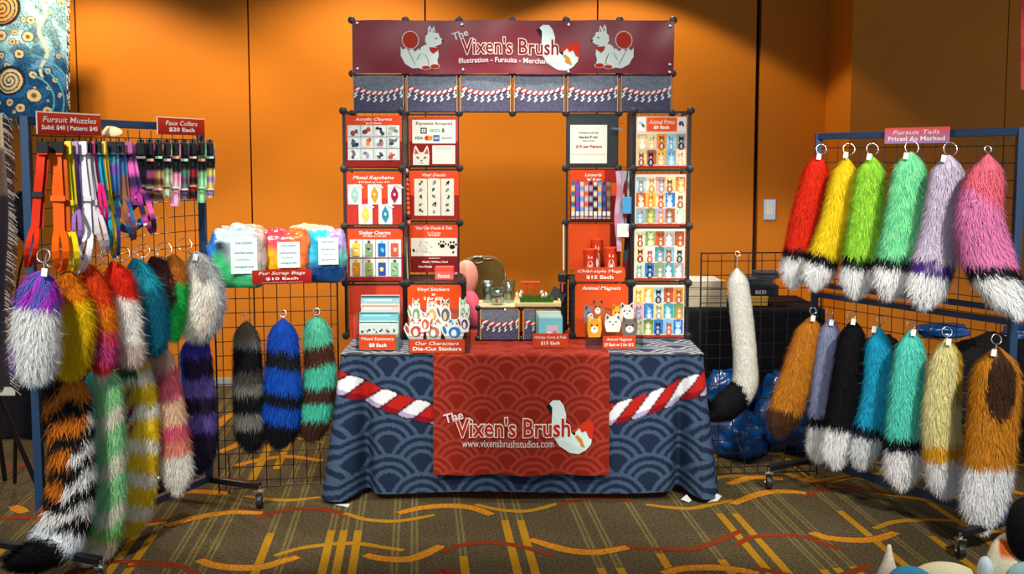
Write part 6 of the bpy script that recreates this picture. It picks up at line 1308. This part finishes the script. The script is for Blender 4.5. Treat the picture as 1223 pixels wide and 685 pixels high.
# ---- plush heads at the lower right corner
def zt(x, y, Y): return float(PY(x, y, Y)[2])
Yh = 3.95; c = PY(1132, 685, Yh); h1 = thing('plush_toy', 'cream plush head with pointed horn ear, lower right on the carpet', 'plush head', (c[0], Yh, 0)); top = zt(1130, 674, Yh)
m = MB(); m.ell((c[0], Yh, top / 2), (.15, .14, top / 2), (226, 216, 176), 28, 18); m.build('head', 'plush', h1, smooth=True)
hp = PY(1062, 650, Yh + .05); m = MB(); hb = PY(1057, 710, Yh + .05); m.tube(smooth([hb, (hb + hp) / 2 + np.array([.004, 0, 0]), hp], 6), [.052, .05, .048, .045, .041, .037, .033, .028, .022, .018, .013, .010, .006], 16, (226, 208, 180)); m.tube([hb + np.array([0, 0, -.0]), hb + np.array([.05, 0, -.1])], .05, 12, (226, 208, 180)); m.build('pointed_ear', 'plush', h1, smooth=True)
m = MB(); bb = PY(1088, 694, Yh - .05); m.ell(bb, (.085, .06, .055), (70, 160, 200), 20, 12, -.1); m.build('blue_band', 'plush', h1, smooth=True)
Yh = 3.9; c = PY(1207, 675, Yh); h2 = thing('plush_toy', 'white and orange plush head with black fur beside the rack foot', 'plush head', (c[0], Yh, 0)); top = zt(1200, 636, Yh)
m = MB(); m.ell((c[0] - .005, Yh, top / 2), (.085, .09, top / 2), None, 28, 18, 0, lambda x, y, z: (206, 92, 30) if (.62 < z < .9 and -.6 < x < -.02 and y < 0) else (228, 218, 180)); m.build('head', 'plush', h2, smooth=True)
m = MB(); e = PY(1177, 680, Yh - .02); m.ell(e, (.026, .04, .05), (200, 214, 220), 14, 10); m.build('cheek_fur', 'plush', h2, smooth=True)
m = MB(); e = PY(1224, 632, Yh - .06); m.ell(e, (.062, .07, .12), (14, 14, 18), 18, 12); m.build('black_mane', 'plush', h2, smooth=True)
m = MB(); e = PY(1226, 690, Yh - .1); m.ell(e, (.07, .05, .06), (160, 196, 196), 18, 12); m.build('neck_fur', 'plush', h2, smooth=True)

# ================================================================== LIGHT
def spot(x, y, z, tx, ty, tz_, W, ang, col=(1, .86, .68), blend=.3, rad=.06):
    l = bpy.data.lights.new('ceiling_spot', 'SPOT'); l.energy = W; l.spot_size = math.radians(ang); l.spot_blend = blend; l.color = col; l.shadow_soft_size = rad
    o = bpy.data.objects.new('ceiling_spot', l); COL.objects.link(o); o.location = (x, y, z); d = Vector((tx - x, ty - y, tz_ - z)); o.rotation_euler = d.to_track_quat('-Z', 'Y').to_euler(); return o
for (x, W, an, bl_) in ((-2.95, 300, 118, .4), (-.95, 300, 128, .5), (.80, 190, 114, .12)):
    wy = WA[1] + (x - WA[0]) * WD[1] / WD[0]; W *= .85; spot(x, wy - 1.05, 3.62, x, wy - 1.05, 0, W, an, blend=bl_)
for x in (-2.0, 2.1): spot(x, 1.2, 3.6, x * .95, 5.0, .95, 900 if x < 0 else 1000, 38, (1, .95, .88), .3, .14)
spot(0, 5.3, 3.6, 0, 5.6, 0, 270, 58, (1, .92, .82), .5, .1)
for x in (-.6, .6): spot(x, 2.9, 3.6, x, 2.9 + 2.2, 1.62, 265, 54, (1, .95, .88), .35, .12)
w = bpy.data.worlds.new('hall'); SC.world = w; w.use_nodes = True; b = w.node_tree.nodes['Background']; b.inputs[0].default_value = (.66, .80, 1.0, 1); b.inputs[1].default_value = .88
vs = SC.view_settings; vs.view_transform = 'Standard'; vs.look = 'None'; vs.gamma = 1; vs.exposure = 0.0; vs.use_curve_mapping = False
